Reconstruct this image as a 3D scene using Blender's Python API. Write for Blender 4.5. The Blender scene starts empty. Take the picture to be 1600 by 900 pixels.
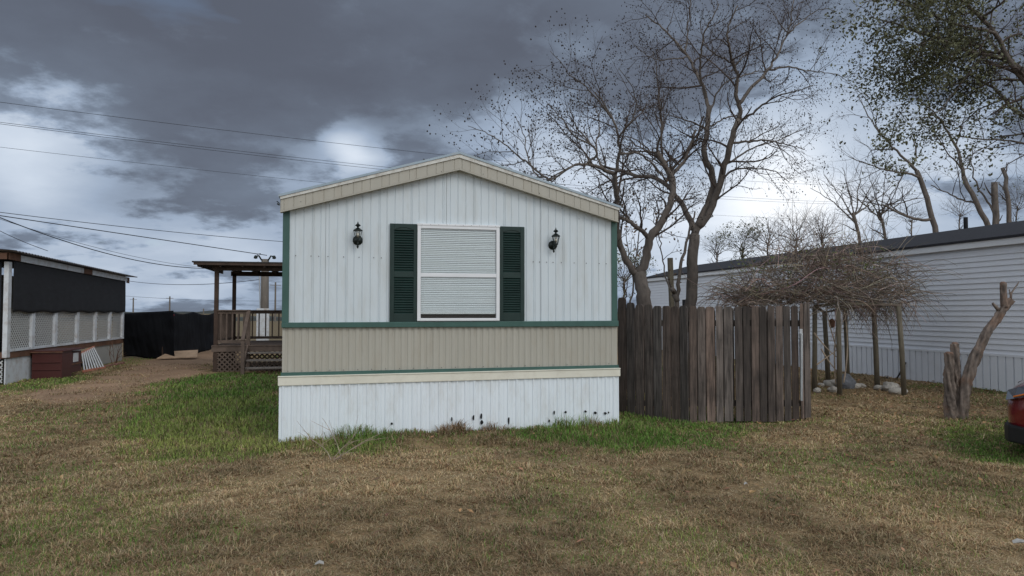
import bpy, math, random
import numpy as np
from mathutils import Vector
random.seed(7); np.random.seed(7)
SC = bpy.context.scene
COL = SC.collection
R = math.radians

# ------------------------------------------------------------------ camera
F = 1110.0                      # focal length in photograph pixels (1600 wide)
YAW = math.atan(255 / F); PITCH = math.atan(38 / F); CH = 1.6
cam_d = bpy.data.cameras.new('camera'); cam = bpy.data.objects.new('camera', cam_d); COL.objects.link(cam)
cam.location = (0, 0, CH); cam.rotation_euler = (math.pi / 2 + PITCH, 0, -YAW)
cam_d.sensor_width = 36; cam_d.lens = 36 * F / 1600; cam_d.clip_start = 0.05; cam_d.clip_end = 20000
SC.camera = cam
sy, cy_ = math.sin(YAW), math.cos(YAW); sp, cp = math.sin(PITCH), math.cos(PITCH)
RT = np.array([cy_, -sy, 0.0]); FW = np.array([sy * cp, cy_ * cp, sp]); UP = np.array([-sy * sp, -cy_ * sp, cp])

def ray(px, py):
    d = FW + RT * ((px - 800) / F) + UP * ((450 - py) / F)
    return d / (d[0] * sy + d[1] * cy_)          # horizontal forward component 1
O = np.array([0, 0, CH])
def at(px, py, D): return O + ray(px, py) * D     # point seen at a photo pixel, D metres ahead
def on_v(px, py, v):                              # on a plane y = v (parallel to the home's front)
    d = ray(px, py); p = O + d * (v / d[1]); return p
def on_u(px, py, u):
    d = ray(px, py); return O + d * (u / d[0])
def on_g(px, py, z=0.0):
    d = ray(px, py); return O + d * ((z - CH) / d[2])
def to_px(x, y, z=0.0):
    X = x * cy_ - y * sy; Yh = x * sy + y * cy_; Z = z - CH
    yy = Yh * cp + Z * sp; zz = -Yh * sp + Z * cp
    yy = np.where(yy < 0.2, 0.2, yy)
    return 800 + F * X / yy, 450 - F * zz / yy

# ------------------------------------------------------------------ world and sun
SC.view_settings.view_transform = 'Standard'; SC.view_settings.look = 'None'
SC.view_settings.exposure = 0.2; SC.view_settings.gamma = 1.0
SUN_EL, SUN_AZ = R(38), R(150)        # azimuth measured clockwise from +Y: behind the camera to the right
w = bpy.data.worlds.new('World'); SC.world = w; w.use_nodes = True
nt = w.node_tree; nt.nodes.clear(); L = nt.links.new
def N(t, **k):
    n = nt.nodes.new(t)
    for a, b in k.items(): setattr(n, a, b)
    return n
def M(op, a, b=None, c=None):
    n = N('ShaderNodeMath', operation=op)
    for i, s in enumerate((a, b, c)):
        if s is None: continue
        if isinstance(s, (int, float)): n.inputs[i].default_value = s
        else: L(s, n.inputs[i])
    return n.outputs[0]
def VM(op, a, b=None, scale=None):
    n = N('ShaderNodeVectorMath', operation=op)
    for i, s in enumerate((a, b)):
        if s is None: continue
        if isinstance(s, (tuple, list, np.ndarray)): n.inputs[i].default_value = tuple(float(q) for q in s)
        else: L(s, n.inputs[i])
    if scale is not None: n.inputs['Scale'].default_value = scale
    return n.outputs['Value'] if op == 'DOT_PRODUCT' else n.outputs['Vector']
tc = N('ShaderNodeTexCoord'); gdir = VM('NORMALIZE', tc.outputs['Generated'])
sep = N('ShaderNodeSeparateXYZ'); L(gdir, sep.inputs[0])
den = M('ADD', M('MAXIMUM', sep.outputs[2], 0.0), 0.24)
pl = N('ShaderNodeCombineXYZ'); L(M('DIVIDE', sep.outputs[0], den), pl.inputs[0]); L(M('DIVIDE', sep.outputs[1], den), pl.inputs[1])
def noise(vec, scale, detail=6, rough=0.5, dist=0.0, off=(0, 0, 0)):
    v = VM('ADD', vec, off)
    n = N('ShaderNodeTexNoise'); L(v, n.inputs['Vector'])
    n.inputs['Scale'].default_value = scale; n.inputs['Detail'].default_value = detail
    n.inputs['Roughness'].default_value = rough; n.inputs['Distortion'].default_value = dist
    return n.outputs[0]
def noisec(vec, scale, off):
    v = VM('ADD', vec, off); n = N('ShaderNodeTexNoise'); L(v, n.inputs['Vector'])
    n.inputs['Scale'].default_value = scale; n.inputs['Detail'].default_value = 5
    return n.outputs['Color']
# warp the look-up direction so that the cloud masses get ragged edges
warp = VM('SCALE', VM('SUBTRACT', noisec(pl.outputs[0], 1.6, (3, 1, 0)), (0.5, 0.5, 0.5)), None, 0.10)
wdir = VM('NORMALIZE', VM('ADD', gdir, warp))
n1 = noise(pl.outputs[0], 1.1, 8, 0.55, 0.0, (5.2, 1.7, 0))
n2 = noise(pl.outputs[0], 2.4, 7, 0.55, 0.0, (1.1, 8.7, 2))
# cloud brightness: base + bright gaps and dark masses at fixed compass directions
def unit(px, py): d = ray(px, py); return d / np.linalg.norm(d)
BL = [ # photo pixel, radius (deg), gain
 (50, 185, 2.8, .20), (0, 265, 2.2, .18), (150, 215, 2, .10), (100, 385, 3.5, .07), (330, 450, 4.5, .15), (520, 232, 1.0, .10), (538, 248, 1.2, .16), (560, 264, 1.3, .22), (600, 268, 1.4, .16), (500, 275, 2.2, .10),
 (400, 375, 3.0, .09), (40, 450, 5, .12), (800, 300, 4.5, .17), (1010, 370, 5, .22), (1220, 290, 2.6, .50), (1140, 370, 3.6, .28),
 (1300, 380, 4, .22), (1440, 300, 5, .17), (1560, 250, 5, .10), (1190, 190, 4, .09), (1330, 130, 5, .05), (1250, 100, 4, .05), (170, 60, 4, .02), (900, 260, 4.5, .15), (960, 200, 5, .05), (230, 390, 5, .08), (1500, 60, 6, .06)]
val = M('ADD', M('MULTIPLY', M('SUBTRACT', n1, 0.5), 0.17), 0.120)
n3 = noise(pl.outputs[0], 2.9, 10, 0.60, 0.0, (2.7, 3.3, 4))
n3r = N('ShaderNodeMapRange'); L(n3, n3r.inputs[0]); n3r.inputs[1].default_value = .34; n3r.inputs[2].default_value = .66; n3r.inputs[3].default_value = .35; n3r.inputs[4].default_value = 1.55
blob = 0.0
for (px, py, rad, g) in BL:
    k = 1 / (2 * (math.radians(rad) ** 2)) * 2
    d = VM('DOT_PRODUCT', wdir, unit(px, py))
    e = M('EXPONENT', M('MULTIPLY', M('SUBTRACT', d, 1.0), k))
    blob = M('ADD', M('MULTIPLY', e, g), blob)
# light shows through where the cloud is thin: ragged-edged openings
tt = M('ADD', M('MULTIPLY', blob, 2.4), M('MULTIPLY', M('SUBTRACT', n3, 0.5), 2.3))
gp_ = N('ShaderNodeMapRange'); L(tt, gp_.inputs[0]); gp_.interpolation_type = 'SMOOTHSTEP'
gp_.inputs[1].default_value = .16; gp_.inputs[2].default_value = .52; gp_.inputs[3].default_value = 0; gp_.inputs[4].default_value = 1
val = M('ADD', val, M('ADD', M('MULTIPLY', blob, .20), M('MULTIPLY', gp_.outputs[0], M('ADD', M('MULTIPLY', blob, .80), .03))))
# broken bright overcast in the half of the sky behind the camera
back = M('MULTIPLY', VM('DOT_PRODUCT', gdir, (-sy, -cy_, 0.25)), 1.0)
backm = N('ShaderNodeMapRange'); L(back, backm.inputs[0]); backm.inputs[1].default_value = -0.35; backm.inputs[2].default_value = 0.6
backm.interpolation_type = 'SMOOTHSTEP'
val = M('ADD', val, M('MULTIPLY', backm.outputs[0], 0.62))
# mottling
val = M('MULTIPLY', val, M('ADD', M('MULTIPLY', n2, .7), 0.65))
val = M('MAXIMUM', val, 0.075)
val = M('MINIMUM', val, 0.86)
# tint: dark cloud is violet grey, thin cloud blue, thick bright cloud white
ramp = N('ShaderNodeValToRGB'); L(val, ramp.inputs[0])
cr = ramp.color_ramp
pts = [(0.0, (.075, .085, .11)), (.10, (.096, .110, .145)), (.17, (.155, .19, .25)), (.30, (.30, .37, .48)), (.5, (.53, .60, .70)), (.72, (.78, .83, .90)), (1.0, (.98, .99, 1.0))]
cr.elements[0].position = 0; cr.elements[0].color = (*pts[0][1], 1)
cr.elements[1].position = 1; cr.elements[1].color = (*pts[-1][1], 1)
for p, c in pts[1:-1]:
    e = cr.elements.new(p); e.color = (*c, 1)
sky = N('ShaderNodeTexSky', sky_type='NISHITA'); sky.sun_disc = False
sky.sun_elevation = SUN_EL; sky.sun_rotation = SUN_AZ
bs = N('ShaderNodeBackground'); L(sky.outputs[0], bs.inputs[0]); bs.inputs[1].default_value = 0.1
bc = N('ShaderNodeBackground'); L(ramp.outputs[0], bc.inputs[0]); bc.inputs[1].default_value = 1.0
# small holes in the cloud let the blue through
gap = N('ShaderNodeMapRange'); L(noise(pl.outputs[0], 2.1, 5, 0.5, 0.4, (9, 4, 1)), gap.inputs[0])
gap.inputs[1].default_value = 0.64; gap.inputs[2].default_value = 0.78; gap.inputs[3].default_value = 1.0; gap.inputs[4].default_value = 0.6
mx = N('ShaderNodeMixShader'); L(gap.outputs[0], mx.inputs[0]); L(bs.outputs[0], mx.inputs[1]); L(bc.outputs[0], mx.inputs[2])
wo = N('ShaderNodeOutputWorld'); L(mx.outputs[0], wo.inputs[0])

sl = bpy.data.lights.new('sun', 'SUN'); sun = bpy.data.objects.new('sun', sl); COL.objects.link(sun)
sl.energy = 0.7; sl.angle = R(25); sl.color = (1.0, .96, .9)
sd = Vector((math.sin(SUN_AZ) * math.cos(SUN_EL), math.cos(SUN_AZ) * math.cos(SUN_EL), math.sin(SUN_EL)))
sun.rotation_euler = sd.to_track_quat('Z', 'Y').to_euler(); sun.location = (0, -20, 30)

# ------------------------------------------------------------------ helpers
class MB:
    def __init__(s): s.v = []; s.f = {}; s.c = []; s.n = 0; s.col = (1, 1, 1)
    def add(s, V, Fs, col=None):
        V = np.asarray(V, float).reshape(-1, 3)
        for k, A in Fs.items() if isinstance(Fs, dict) else [(len(Fs[0]), Fs)]:
            s.f.setdefault(k, []).append(np.asarray(A, int).reshape(-1, k) + s.n)
        s.v.append(V)
        c = s.col if col is None else col
        c = np.asarray(c, float)
        s.c.append(np.tile(c, (len(V), 1)) if c.ndim == 1 else c)
        s.n += len(V); return s
    def box(s, a, b, col=None):
        x0, y0, z0 = [min(p, q) for p, q in zip(a, b)]; x1, y1, z1 = [max(p, q) for p, q in zip(a, b)]
        V = [(x0, y0, z0), (x1, y0, z0), (x1, y1, z0), (x0, y1, z0), (x0, y0, z1), (x1, y0, z1), (x1, y1, z1), (x0, y1, z1)]
        return s.add(V, BOXF, col)
    def beam(s, p, q, w, h, up=(0, 0, 1), col=None):     # box from p to q, w across, h along up
        p = np.array(p, float); q = np.array(q, float); d = q - p; d /= np.linalg.norm(d)
        up = np.array(up, float); sd_ = np.cross(d, up); n = np.linalg.norm(sd_)
        if n < 1e-6: sd_ = np.cross(d, (0, 1, 0.01)); n = np.linalg.norm(sd_)
        sd_ /= n; u2 = np.cross(sd_, d)
        V = [c + sd_ * a * w / 2 + u2 * b * h / 2 for c in (p, q) for a, b in ((-1, -1), (1, -1), (1, 1), (-1, 1))]
        return s.add(V, [(0, 3, 2, 1), (4, 5, 6, 7), (0, 1, 5, 4), (1, 2, 6, 5), (2, 3, 7, 6), (3, 0, 4, 7)], col)
    def tube(s, P, r, k=6, col=None, cap=True):
        P = np.asarray(P, float); n = len(P); r = np.broadcast_to(np.asarray(r, float), (n,))
        T = np.empty_like(P); T[1:-1] = P[2:] - P[:-2]; T[0] = P[1] - P[0]; T[-1] = P[-1] - P[-2]
        T /= np.maximum(np.linalg.norm(T, axis=1), 1e-9)[:, None]
        m = np.abs(T.mean(0)); ref = np.zeros(3); ref[int(np.argmin(m))] = 1
        A = np.cross(T, ref); A /= np.maximum(np.linalg.norm(A, axis=1), 1e-9)[:, None]; B = np.cross(T, A)
        a = np.arange(k) * 2 * math.pi / k
        V = (P[:, None] + r[:, None, None] * (A[:, None] * np.cos(a)[None, :, None] + B[:, None] * np.sin(a)[None, :, None])).reshape(-1, 3)
        i = np.arange(n - 1)[:, None] * k; j = np.arange(k)[None]; j2 = (j + 1) % k
        Q = np.stack([i + j, i + j2, i + j2 + k, i + j + k], -1).reshape(-1, 4)
        D = {4: Q}
        if cap and k == 4: D = {4: np.vstack([Q, [[3, 2, 1, 0]], [[(n - 1) * k + q for q in range(4)]]])}
        elif cap and k > 4: D[k] = [list(range(k))[::-1], [(n - 1) * k + q for q in range(k)]]
        return s.add(V, D, col)
    def lathe(s, c, prof, k=16, col=None, axis=2):       # prof: (radius, height)
        c = np.array(c, float); a = np.arange(k) * 2 * math.pi / k; V = []
        for r, h in prof:
            ring = np.stack([r * np.cos(a), r * np.sin(a), np.full(k, h)], -1)
            if axis == 1: ring = ring[:, [0, 2, 1]]
            if axis == 0: ring = ring[:, [2, 0, 1]]
            V.append(c + ring)
        n = len(prof); i = np.arange(n - 1)[:, None] * k; j = np.arange(k)[None]; j2 = (j + 1) % k
        Q = np.stack([i + j, i + j2, i + j2 + k, i + j + k], -1).reshape(-1, 4)
        return s.add(np.vstack(V), {4: Q, k: [list(range(k))[::-1], [(n - 1) * k + q for q in range(k)]]} if k != 4 else {4: Q}, col)
    def prism(s, poly, vec, col=None):                   # planar polygon swept along vec
        P = np.asarray(poly, float); n = len(P); V = np.vstack([P, P + np.array(vec, float)])
        for q in range(n): pass
        D = {n: [list(range(n))[::-1], [n + q for q in range(n)]]}
        Q = [(q, (q + 1) % n, n + (q + 1) % n, n + q) for q in range(n)]
        if n == 4: D[4] = D[4] + Q
        else: D[4] = Q
        return s.add(V, D, col)
    def build(s, name, mat, parent=None, smooth=False, bevel=0.0, fix=True):
        V = np.vstack(s.v); me = bpy.data.meshes.new(name)
        me.vertices.add(len(V)); me.vertices.foreach_set('co', V.astype(np.float32).ravel())
        idx = []; st = []; tot = []; o = 0
        for k, Ls in s.f.items():
            A = np.vstack(Ls); idx.append(A.ravel()); st.append(o + np.arange(len(A)) * k); tot.append(np.full(len(A), k)); o += A.size
        idx = np.concatenate(idx); st = np.concatenate(st)
        me.loops.add(len(idx)); me.loops.foreach_set('vertex_index', idx.astype(np.int32))
        me.polygons.add(len(st)); me.polygons.foreach_set('loop_start', st.astype(np.int32))
        me.polygons.foreach_set('use_smooth', np.full(len(st), bool(smooth)))
        me.update(calc_edges=True); me.validate()
        C = np.vstack(s.c)
        if mat.get('attr') or np.abs(C - 1).max() > 1e-4:
            at_ = me.color_attributes.new('Col', 'FLOAT_COLOR', 'POINT')
            at_.data.foreach_set('color', np.hstack([C, np.ones((len(C), 1))]).astype(np.float32).ravel())
        me.materials.append(mat)
        ob = bpy.data.objects.new(name, me); COL.objects.link(ob)
        if parent is not None:
            ob.parent = parent
            bpy_w = world_loc(parent); ob.matrix_parent_inverse.identity()
            ob.location = (-bpy_w[0], -bpy_w[1], -bpy_w[2])
        if bevel:
            b = ob.modifiers.new('bevel', 'BEVEL'); b.width = bevel; b.segments = 2; b.limit_method = 'ANGLE'
        return ob
BOXF = [(0, 3, 2, 1), (4, 5, 6, 7), (0, 1, 5, 4), (1, 2, 6, 5), (2, 3, 7, 6), (3, 0, 4, 7)]
def world_loc(o):
    p = np.zeros(3)
    while o is not None: p = p + np.array(o.location); o = o.parent
    return p
def tag(o, label=None, cat=None, group=None, kind=None):
    if label: o['label'] = label
    if cat: o['category'] = cat
    if group: o['group'] = group
    if kind: o['kind'] = kind
    return o
def empty(name, loc, label, cat, group=None):
    o = bpy.data.objects.new(name, None); COL.objects.link(o); o.location = tuple(float(q) for q in loc)
    o.empty_display_size = .2
    return tag(o, label, cat, group)

def mat(name, col, rough=0.6, metal=0.0, var=0.15, scale=6.0, bump=0.0, bscale=40.0, stretch=None, attr=False, dirt=None, dscale=2.0, damt=0.5, spec=0.4, trans=0.0, coat=0.0, col2=None, dstretch=None):
    m = bpy.data.materials.new(name); m.use_nodes = True; t = m.node_tree; ln = t.links.new
    m['attr'] = bool(attr)
    b = t.nodes['Principled BSDF']; b.inputs['Roughness'].default_value = rough; b.inputs['Metallic'].default_value = metal
    b.inputs['Specular IOR Level'].default_value = spec
    if trans: b.inputs['Transmission Weight'].default_value = trans
    if coat: b.inputs['Coat Weight'].default_value = coat; b.inputs['Coat Roughness'].default_value = .06
    g = t.nodes.new('ShaderNodeNewGeometry')
    mp = t.nodes.new('ShaderNodeMapping'); ln(g.outputs['Position'], mp.inputs[0])
    if stretch: mp.inputs['Scale'].default_value = stretch
    n = t.nodes.new('ShaderNodeTexNoise'); ln(mp.outputs[0], n.inputs['Vector']); n.inputs['Scale'].default_value = scale; n.inputs['Detail'].default_value = 8; n.inputs['Roughness'].default_value = .62
    r = t.nodes.new('ShaderNodeValToRGB'); ln(n.outputs[0], r.inputs[0])
    c2 = col2 if col2 else col
    r.color_ramp.elements[0].position = .3; r.color_ramp.elements[1].position = .72
    r.color_ramp.elements[0].color = (*[max(0, q * (1 - var)) for q in col], 1)
    r.color_ramp.elements[1].color = (*[min(1, q * (1 + var)) for q in c2], 1)
    out = r.outputs[0]
    if attr:
        a = t.nodes.new('ShaderNodeAttribute'); a.attribute_name = 'Col'
        x = t.nodes.new('ShaderNodeMix'); x.data_type = 'RGBA'; x.blend_type = 'MULTIPLY'; x.inputs[0].default_value = 1
        ln(out, x.inputs[6]); ln(a.outputs['Color'], x.inputs[7]); out = x.outputs[2]
    if dirt:
        n2_ = t.nodes.new('ShaderNodeTexNoise'); mp2 = t.nodes.new('ShaderNodeMapping'); ln(g.outputs['Position'], mp2.inputs[0]); mp2.inputs['Scale'].default_value = dstretch or (1, 1, 1); ln(mp2.outputs[0], n2_.inputs['Vector']); n2_.inputs['Scale'].default_value = dscale; n2_.inputs['Detail'].default_value = 9; n2_.inputs['Roughness'].default_value = .68
        mr = t.nodes.new('ShaderNodeMapRange'); ln(n2_.outputs[0], mr.inputs[0]); mr.inputs[1].default_value = .48; mr.inputs[2].default_value = .72; mr.inputs[4].default_value = damt
        x = t.nodes.new('ShaderNodeMix'); x.data_type = 'RGBA'; ln(mr.outputs[0], x.inputs[0]); ln(out, x.inputs[6]); x.inputs[7].default_value = (*dirt, 1); out = x.outputs[2]
    ln(out, b.inputs['Base Color'])
    if bump:
        n3 = t.nodes.new('ShaderNodeTexNoise'); ln(mp.outputs[0], n3.inputs['Vector']); n3.inputs['Scale'].default_value = bscale;  n3.inputs['Detail'].default_value = 6
        bp = t.nodes.new('ShaderNodeBump'); bp.inputs['Strength'].default_value = bump; bp.inputs['Distance'].default_value = .01; ln(n3.outputs[0], bp.inputs['Height']); ln(bp.outputs[0], b.inputs['Normal'])
    return m

MT = {}
MT['siding'] = mat('white_siding', (.60, .665, .70), .42, var=.035, scale=1.5, stretch=(3, 3, .6), dirt=(.47, .48, .45), dscale=4, damt=.5, dstretch=(1.5, 1.5, .3), bump=.5, bscale=1.6)
MT['beige'] = mat('beige_siding', (.41, .395, .34), .5, var=.05, scale=2, stretch=(4, 4, .5), dirt=(.36, .32, .25), dscale=5, damt=.45, dstretch=(1.5, 1.5, .4), bump=.5, bscale=2)
MT['skirt'] = mat('white_skirting', (.76, .82, .86), .4, var=.03, scale=2, stretch=(4, 4, .5), dirt=(.55, .54, .50), dscale=5, damt=.45, dstretch=(1.5, 1.5, .5), bump=.4, bscale=2)
MT['cream'] = mat('cream_trim', (.72, .70, .60), .45, var=.05, scale=3, dirt=(.5, .46, .36), dscale=5, damt=.4)
MT['ltrim'] = mat('pale_drip_edge', (.62, .62, .58), .5, var=.12, scale=9, dirt=(.25, .2, .15), dscale=14, damt=.7)
MT['green'] = mat('green_trim', (.045, .108, .092), .5, var=.15, scale=5, stretch=(1, 1, .5), dirt=(.05, .10, .09), dscale=6, damt=.5)
MT['dgreen'] = mat('shutter_green', (.009, .028, .024), .42, var=.2, scale=5)
MT['roof'] = mat('galvanised_roof', (.30, .37, .42), .4, metal=.5, var=.15, scale=3, dirt=(.3, .25, .2), dscale=6, damt=.4)
MT['vinyl'] = mat('white_vinyl', (.74, .76, .78), .35, var=.04, scale=4)
MT['blind'] = mat('blind_slats', (.66, .73, .73), .5, var=.03, scale=3)
MT['dark'] = mat('dark_interior', (.012, .012, .014), .9, var=.2)
MT['black'] = mat('black_metal', (.008, .014, .012), .35, metal=.3, var=.3, scale=30)
MT['bulb'] = mat('bulb_glass', (.8, .78, .7), .2, var=.02)
MT['screw'] = mat('screw_rust', (.04, .04, .045), .5, var=.3)
MT['wood'] = mat('weathered_wood', (.092, .075, .065), .85, var=.75, scale=5, stretch=(7, 7, .45), bump=.6, bscale=9, attr=True, dirt=(.03, .025, .022), dscale=1.9, damt=.75)
MT['deck'] = mat('deck_wood', (.13, .095, .075), .85, var=.35, scale=6, bump=.4, bscale=20, dirt=(.05, .035, .028), dscale=3, damt=.6)
MT['dwood'] = mat('dark_porch_wood', (.055, .034, .024), .8, var=.35, scale=5, bump=.3)
MT['post'] = mat('treated_post', (.15, .13, .095), .85, var=.3, scale=5, stretch=(6, 6, .8), bump=.4, bscale=12)
MT['galv'] = mat('galvanised_pipe', (.5, .52, .53), .4, metal=.7, var=.1)
MT['shade'] = mat('shade_cloth', (.014, .015, .018), .8, var=.3, scale=3, stretch=(1, 1, 4), bump=.2)
MT['tarp'] = mat('black_tarp', (.013, .014, .017), .95, spec=.08, var=.3, scale=2, bump=.3, bscale=8)
MT['wpaint'] = mat('old_white_paint', (.60, .63, .66), .6, var=.08, scale=6, dirt=(.3, .22, .16), dscale=5, damt=.6)
MT['lattice'] = mat('white_lattice', (.46, .465, .455), .6, var=.06)
MT['rust'] = mat('rusty_wood', (.15, .075, .045), .8, var=.35, scale=5, dirt=(.05, .03, .025), dscale=4, damt=.7)
MT['corr'] = mat('corrugated_metal', (.22, .22, .23), .45, metal=.5, var=.3, scale=3, dirt=(.12, .06, .035), dscale=3, damt=.7)
MT['redbox'] = mat('dark_red_paint', (.075, .018, .015), .5, var=.2, scale=4, dirt=(.05, .015, .012), dscale=4, damt=.6)
MT['ladw'] = mat('ladder_white', (.55, .57, .58), .5, var=.06)
MT['orange'] = mat('faded_orange', (.5, .2, .13), .6, var=.15)
MT['brick'] = mat('old_brick', (.26, .13, .10), .85, var=.3, scale=12, bump=.4)
MT['tsiding'] = mat('trailer_siding', (.74, .77, .82), .45, var=.04, scale=2, dirt=(.5, .5, .5), dscale=2, damt=.3)
MT['shingle'] = mat('dark_shingles', (.025, .025, .03), .85, var=.35, scale=20, bump=.5, bscale=30)
MT['bark'] = mat('grey_bark', (.125, .105, .09), .9, var=.4, scale=9, stretch=(1, 1, .35), bump=.9, bscale=16)
MT['twig'] = mat('brown_twigs', (.07, .052, .043), .9, var=.25, scale=3)
MT['berry'] = mat('dry_seed_pods', (.035, .024, .02), .8, var=.35, scale=8)
MT['vine'] = mat('dry_vine', (.29, .24, .195), .85, var=.35, scale=7, attr=True)
MT['leafg'] = mat('olive_leaf', (.10, .105, .05), .6, var=.35, scale=6, attr=True)
MT['deadleaf'] = mat('brown_leaf', (.20, .12, .06), .7, var=.4, scale=12, attr=True)
MT['cut'] = mat('cut_branch_bark', (.15, .12, .10), .9, var=.7, scale=14, stretch=(1, 1, .35), bump=1.6, bscale=26, dirt=(.26, .13, .07), dscale=3, damt=.6)
MT['rawwood'] = mat('raw_wood', (.20, .12, .085), .8, var=.3, scale=9)
MT['rock'] = mat('white_rock', (.46, .43, .38), .85, var=.25, scale=9, bump=.6)
MT['rockg'] = mat('grey_rock', (.16, .17, .19), .85, var=.25, scale=9, bump=.6)
MT['wire'] = mat('black_wire', (.02, .02, .024), .6, var=.1)
MT['polew'] = mat('pole_wood', (.15, .13, .11), .85, var=.25, scale=5, stretch=(6, 6, .6), bump=.3)
MT['carpaint'] = mat('red_car_paint', (.16, .008, .012), .25, metal=.25, var=.04, coat=1.0)
MT['plastic'] = mat('black_plastic', (.012, .012, .013), .55, var=.2)
MT['tyre'] = mat('tyre_rubber', (.015, .015, .015), .85, var=.2)
MT['amber'] = mat('amber_lens', (.6, .16, .02), .2, var=.05)
MT['clearlens'] = mat('clear_lens', (.09, .10, .12), .08, var=.05, coat=1.0)
MT['paper'] = mat('paper_scrap', (.33, .32, .30), .6, var=.03)
MT['far'] = mat('far_trees', (.045, .05, .045), .95, var=.3, scale=.06)
MT['blade'] = mat('grass_blade', (1, 1, 1), .75, var=.12, scale=1.2, attr=True, spec=.2)
MT['blade'].node_tree.nodes['Color Ramp'].color_ramp.elements[1].color = (1.15, 1.12, 1.05, 1)
def glass(name, tint=(1, 1, 1), rough=0.02):
    m = bpy.data.materials.new(name); m.use_nodes = True; t = m.node_tree; t.nodes.clear()
    g = t.nodes.new('ShaderNodeBsdfGlossy'); g.inputs['Roughness'].default_value = rough
    tr = t.nodes.new('ShaderNodeBsdfTransparent'); tr.inputs[0].default_value = (*tint, 1)
    fr = t.nodes.new('ShaderNodeFresnel'); fr.inputs[0].default_value = 2.2
    # slight waviness of old panes
    n = t.nodes.new('ShaderNodeTexNoise'); n.inputs['Scale'].default_value = 3
    tcx = t.nodes.new('ShaderNodeTexCoord'); t.links.new(tcx.outputs['Object'], n.inputs['Vector'])
    bp = t.nodes.new('ShaderNodeBump'); bp.inputs['Strength'].default_value = .012; bp.inputs['Distance'].default_value = .01
    t.links.new(n.outputs[0], bp.inputs['Height']); t.links.new(bp.outputs[0], g.inputs['Normal'])
    mx_ = t.nodes.new('ShaderNodeMixShader'); o = t.nodes.new('ShaderNodeOutputMaterial')
    bf = t.nodes.new('ShaderNodeNewGeometry'); iv = t.nodes.new('ShaderNodeMath'); iv.operation = 'SUBTRACT'; iv.inputs[0].default_value = 1; t.links.new(bf.outputs['Backfacing'], iv.inputs[1])
    ml = t.nodes.new('ShaderNodeMath'); ml.operation = 'MULTIPLY'; t.links.new(fr.outputs[0], ml.inputs[0]); t.links.new(iv.outputs[0], ml.inputs[1]); t.links.new(ml.outputs[0], mx_.inputs[0]); t.links.new(tr.outputs[0], mx_.inputs[1]); t.links.new(g.outputs[0], mx_.inputs[2]); t.links.new(mx_.outputs[0], o.inputs[0])
    return m
MT['glass'] = glass('window_glass', (.985, .99, .99))

# ------------------------------------------------------------------ numeric noise, masks
def hsh(i, j, s):
    h = np.sin(i * 127.1 + j * 311.7 + s * 74.7) * 43758.5453
    return h - np.floor(h)
def vn(x, y, s=0):
    i = np.floor(x); j = np.floor(y); a = x - i; b = y - j; a = a * a * (3 - 2 * a); b = b * b * (3 - 2 * b)
    return (hsh(i, j, s) * (1 - a) + hsh(i + 1, j, s) * a) * (1 - b) + (hsh(i, j + 1, s) * (1 - a) + hsh(i + 1, j + 1, s) * a) * b
def fbm(x, y, s=0, o=4):
    r = 0; a = .5; t = 0
    for k in range(o): r = r + a * vn(x * 2 ** k, y * 2 ** k, s + k); t += a; a *= .5
    return r / t
def ss(x, a, b): t = np.clip((x - a) / (b - a), 0, 1); return t * t * (3 - 2 * t)
def poly_d(px, py, poly):      # signed distance (px), positive inside
    P = np.array(poly, float); d = np.full(px.shape, 1e9); ins = np.zeros(px.shape, bool)
    for a, b in zip(P, np.roll(P, -1, 0)):
        e = b - a; t = np.clip(((px - a[0]) * e[0] + (py - a[1]) * e[1]) / (e @ e), 0, 1)
        d = np.minimum(d, np.hypot(px - a[0] - t * e[0], py - a[1] - t * e[1]))
        c = ((a[1] > py) != (b[1] > py)) & (px < (b[0] - a[0]) * (py - a[1]) / (b[1] - a[1] + 1e-12) + a[0]); ins ^= c
    return np.where(ins, d, -d)
# the worn dirt track and the green patches were measured in the photograph; as map outlines in metres:
def wpoly(pts): return [tuple(on_g(a, b)[:2]) for a, b in pts]
PATH = wpoly([(352, 546), (270, 551), (200, 573), (150, 590), (120, 603), (50, 614), (30, 624), (70, 631), (150, 627), (200, 613), (250, 599), (318, 590), (333, 570), (372, 552)])
GREENS = [(wpoly([(440, 583), (340, 583), (290, 590), (235, 612), (215, 650), (200, 705), (240, 732), (330, 725), (436, 708), (560, 708), (640, 690), (640, 640), (440, 640)]), 1.0),
          (wpoly([(800, 655), (830, 690), (930, 702), (1010, 704), (1120, 690), (1200, 672), (1230, 655), (1150, 650), (960, 640)]), .95),
          (wpoly([(-60, 590), (-60, 612), (60, 612), (150, 596), (130, 585)]), .8),
          (wpoly([(1440, 672), (1480, 700), (1560, 730), (1680, 770), (1680, 640), (1560, 655)]), .85),
          (wpoly([(1380, 604), (1500, 608), (1640, 622), (1640, 610), (1500, 600)]), .6),
          (wpoly([(0, 735), (-40, 900), (300, 905), (330, 800), (200, 760)]), .30),
          (wpoly([(1100, 690), (1220, 760), (1340, 790), (1480, 760), (1400, 690)]), .25),
          (wpoly([(980, 820), (1100, 900), (1220, 900), (1200, 815)]), .30)]
def masks(x, y):
    wx = x + (fbm(x * 1.7, y * 1.7, 3) - .5) * 1.1; wy = y + (fbm(x * 1.7, y * 1.7, 9) - .5) * 1.1
    pth = ss(poly_d(wx, wy, PATH), -.12, .28)
    g = np.zeros(x.shape)
    for P, a in GREENS: g = np.maximum(g, a * ss(poly_d(wx, wy, P), -.35, .45))
    g = np.maximum(g, .18 * ss(fbm(x * .55, y * .55, 21), .52, .66))
    g = g * (.45 + .9 * ss(fbm(x * 2.3, y * 2.3, 33), .25, .6))
    g = np.clip(g, 0, 1) * (1 - pth)
    return pth, g
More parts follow.
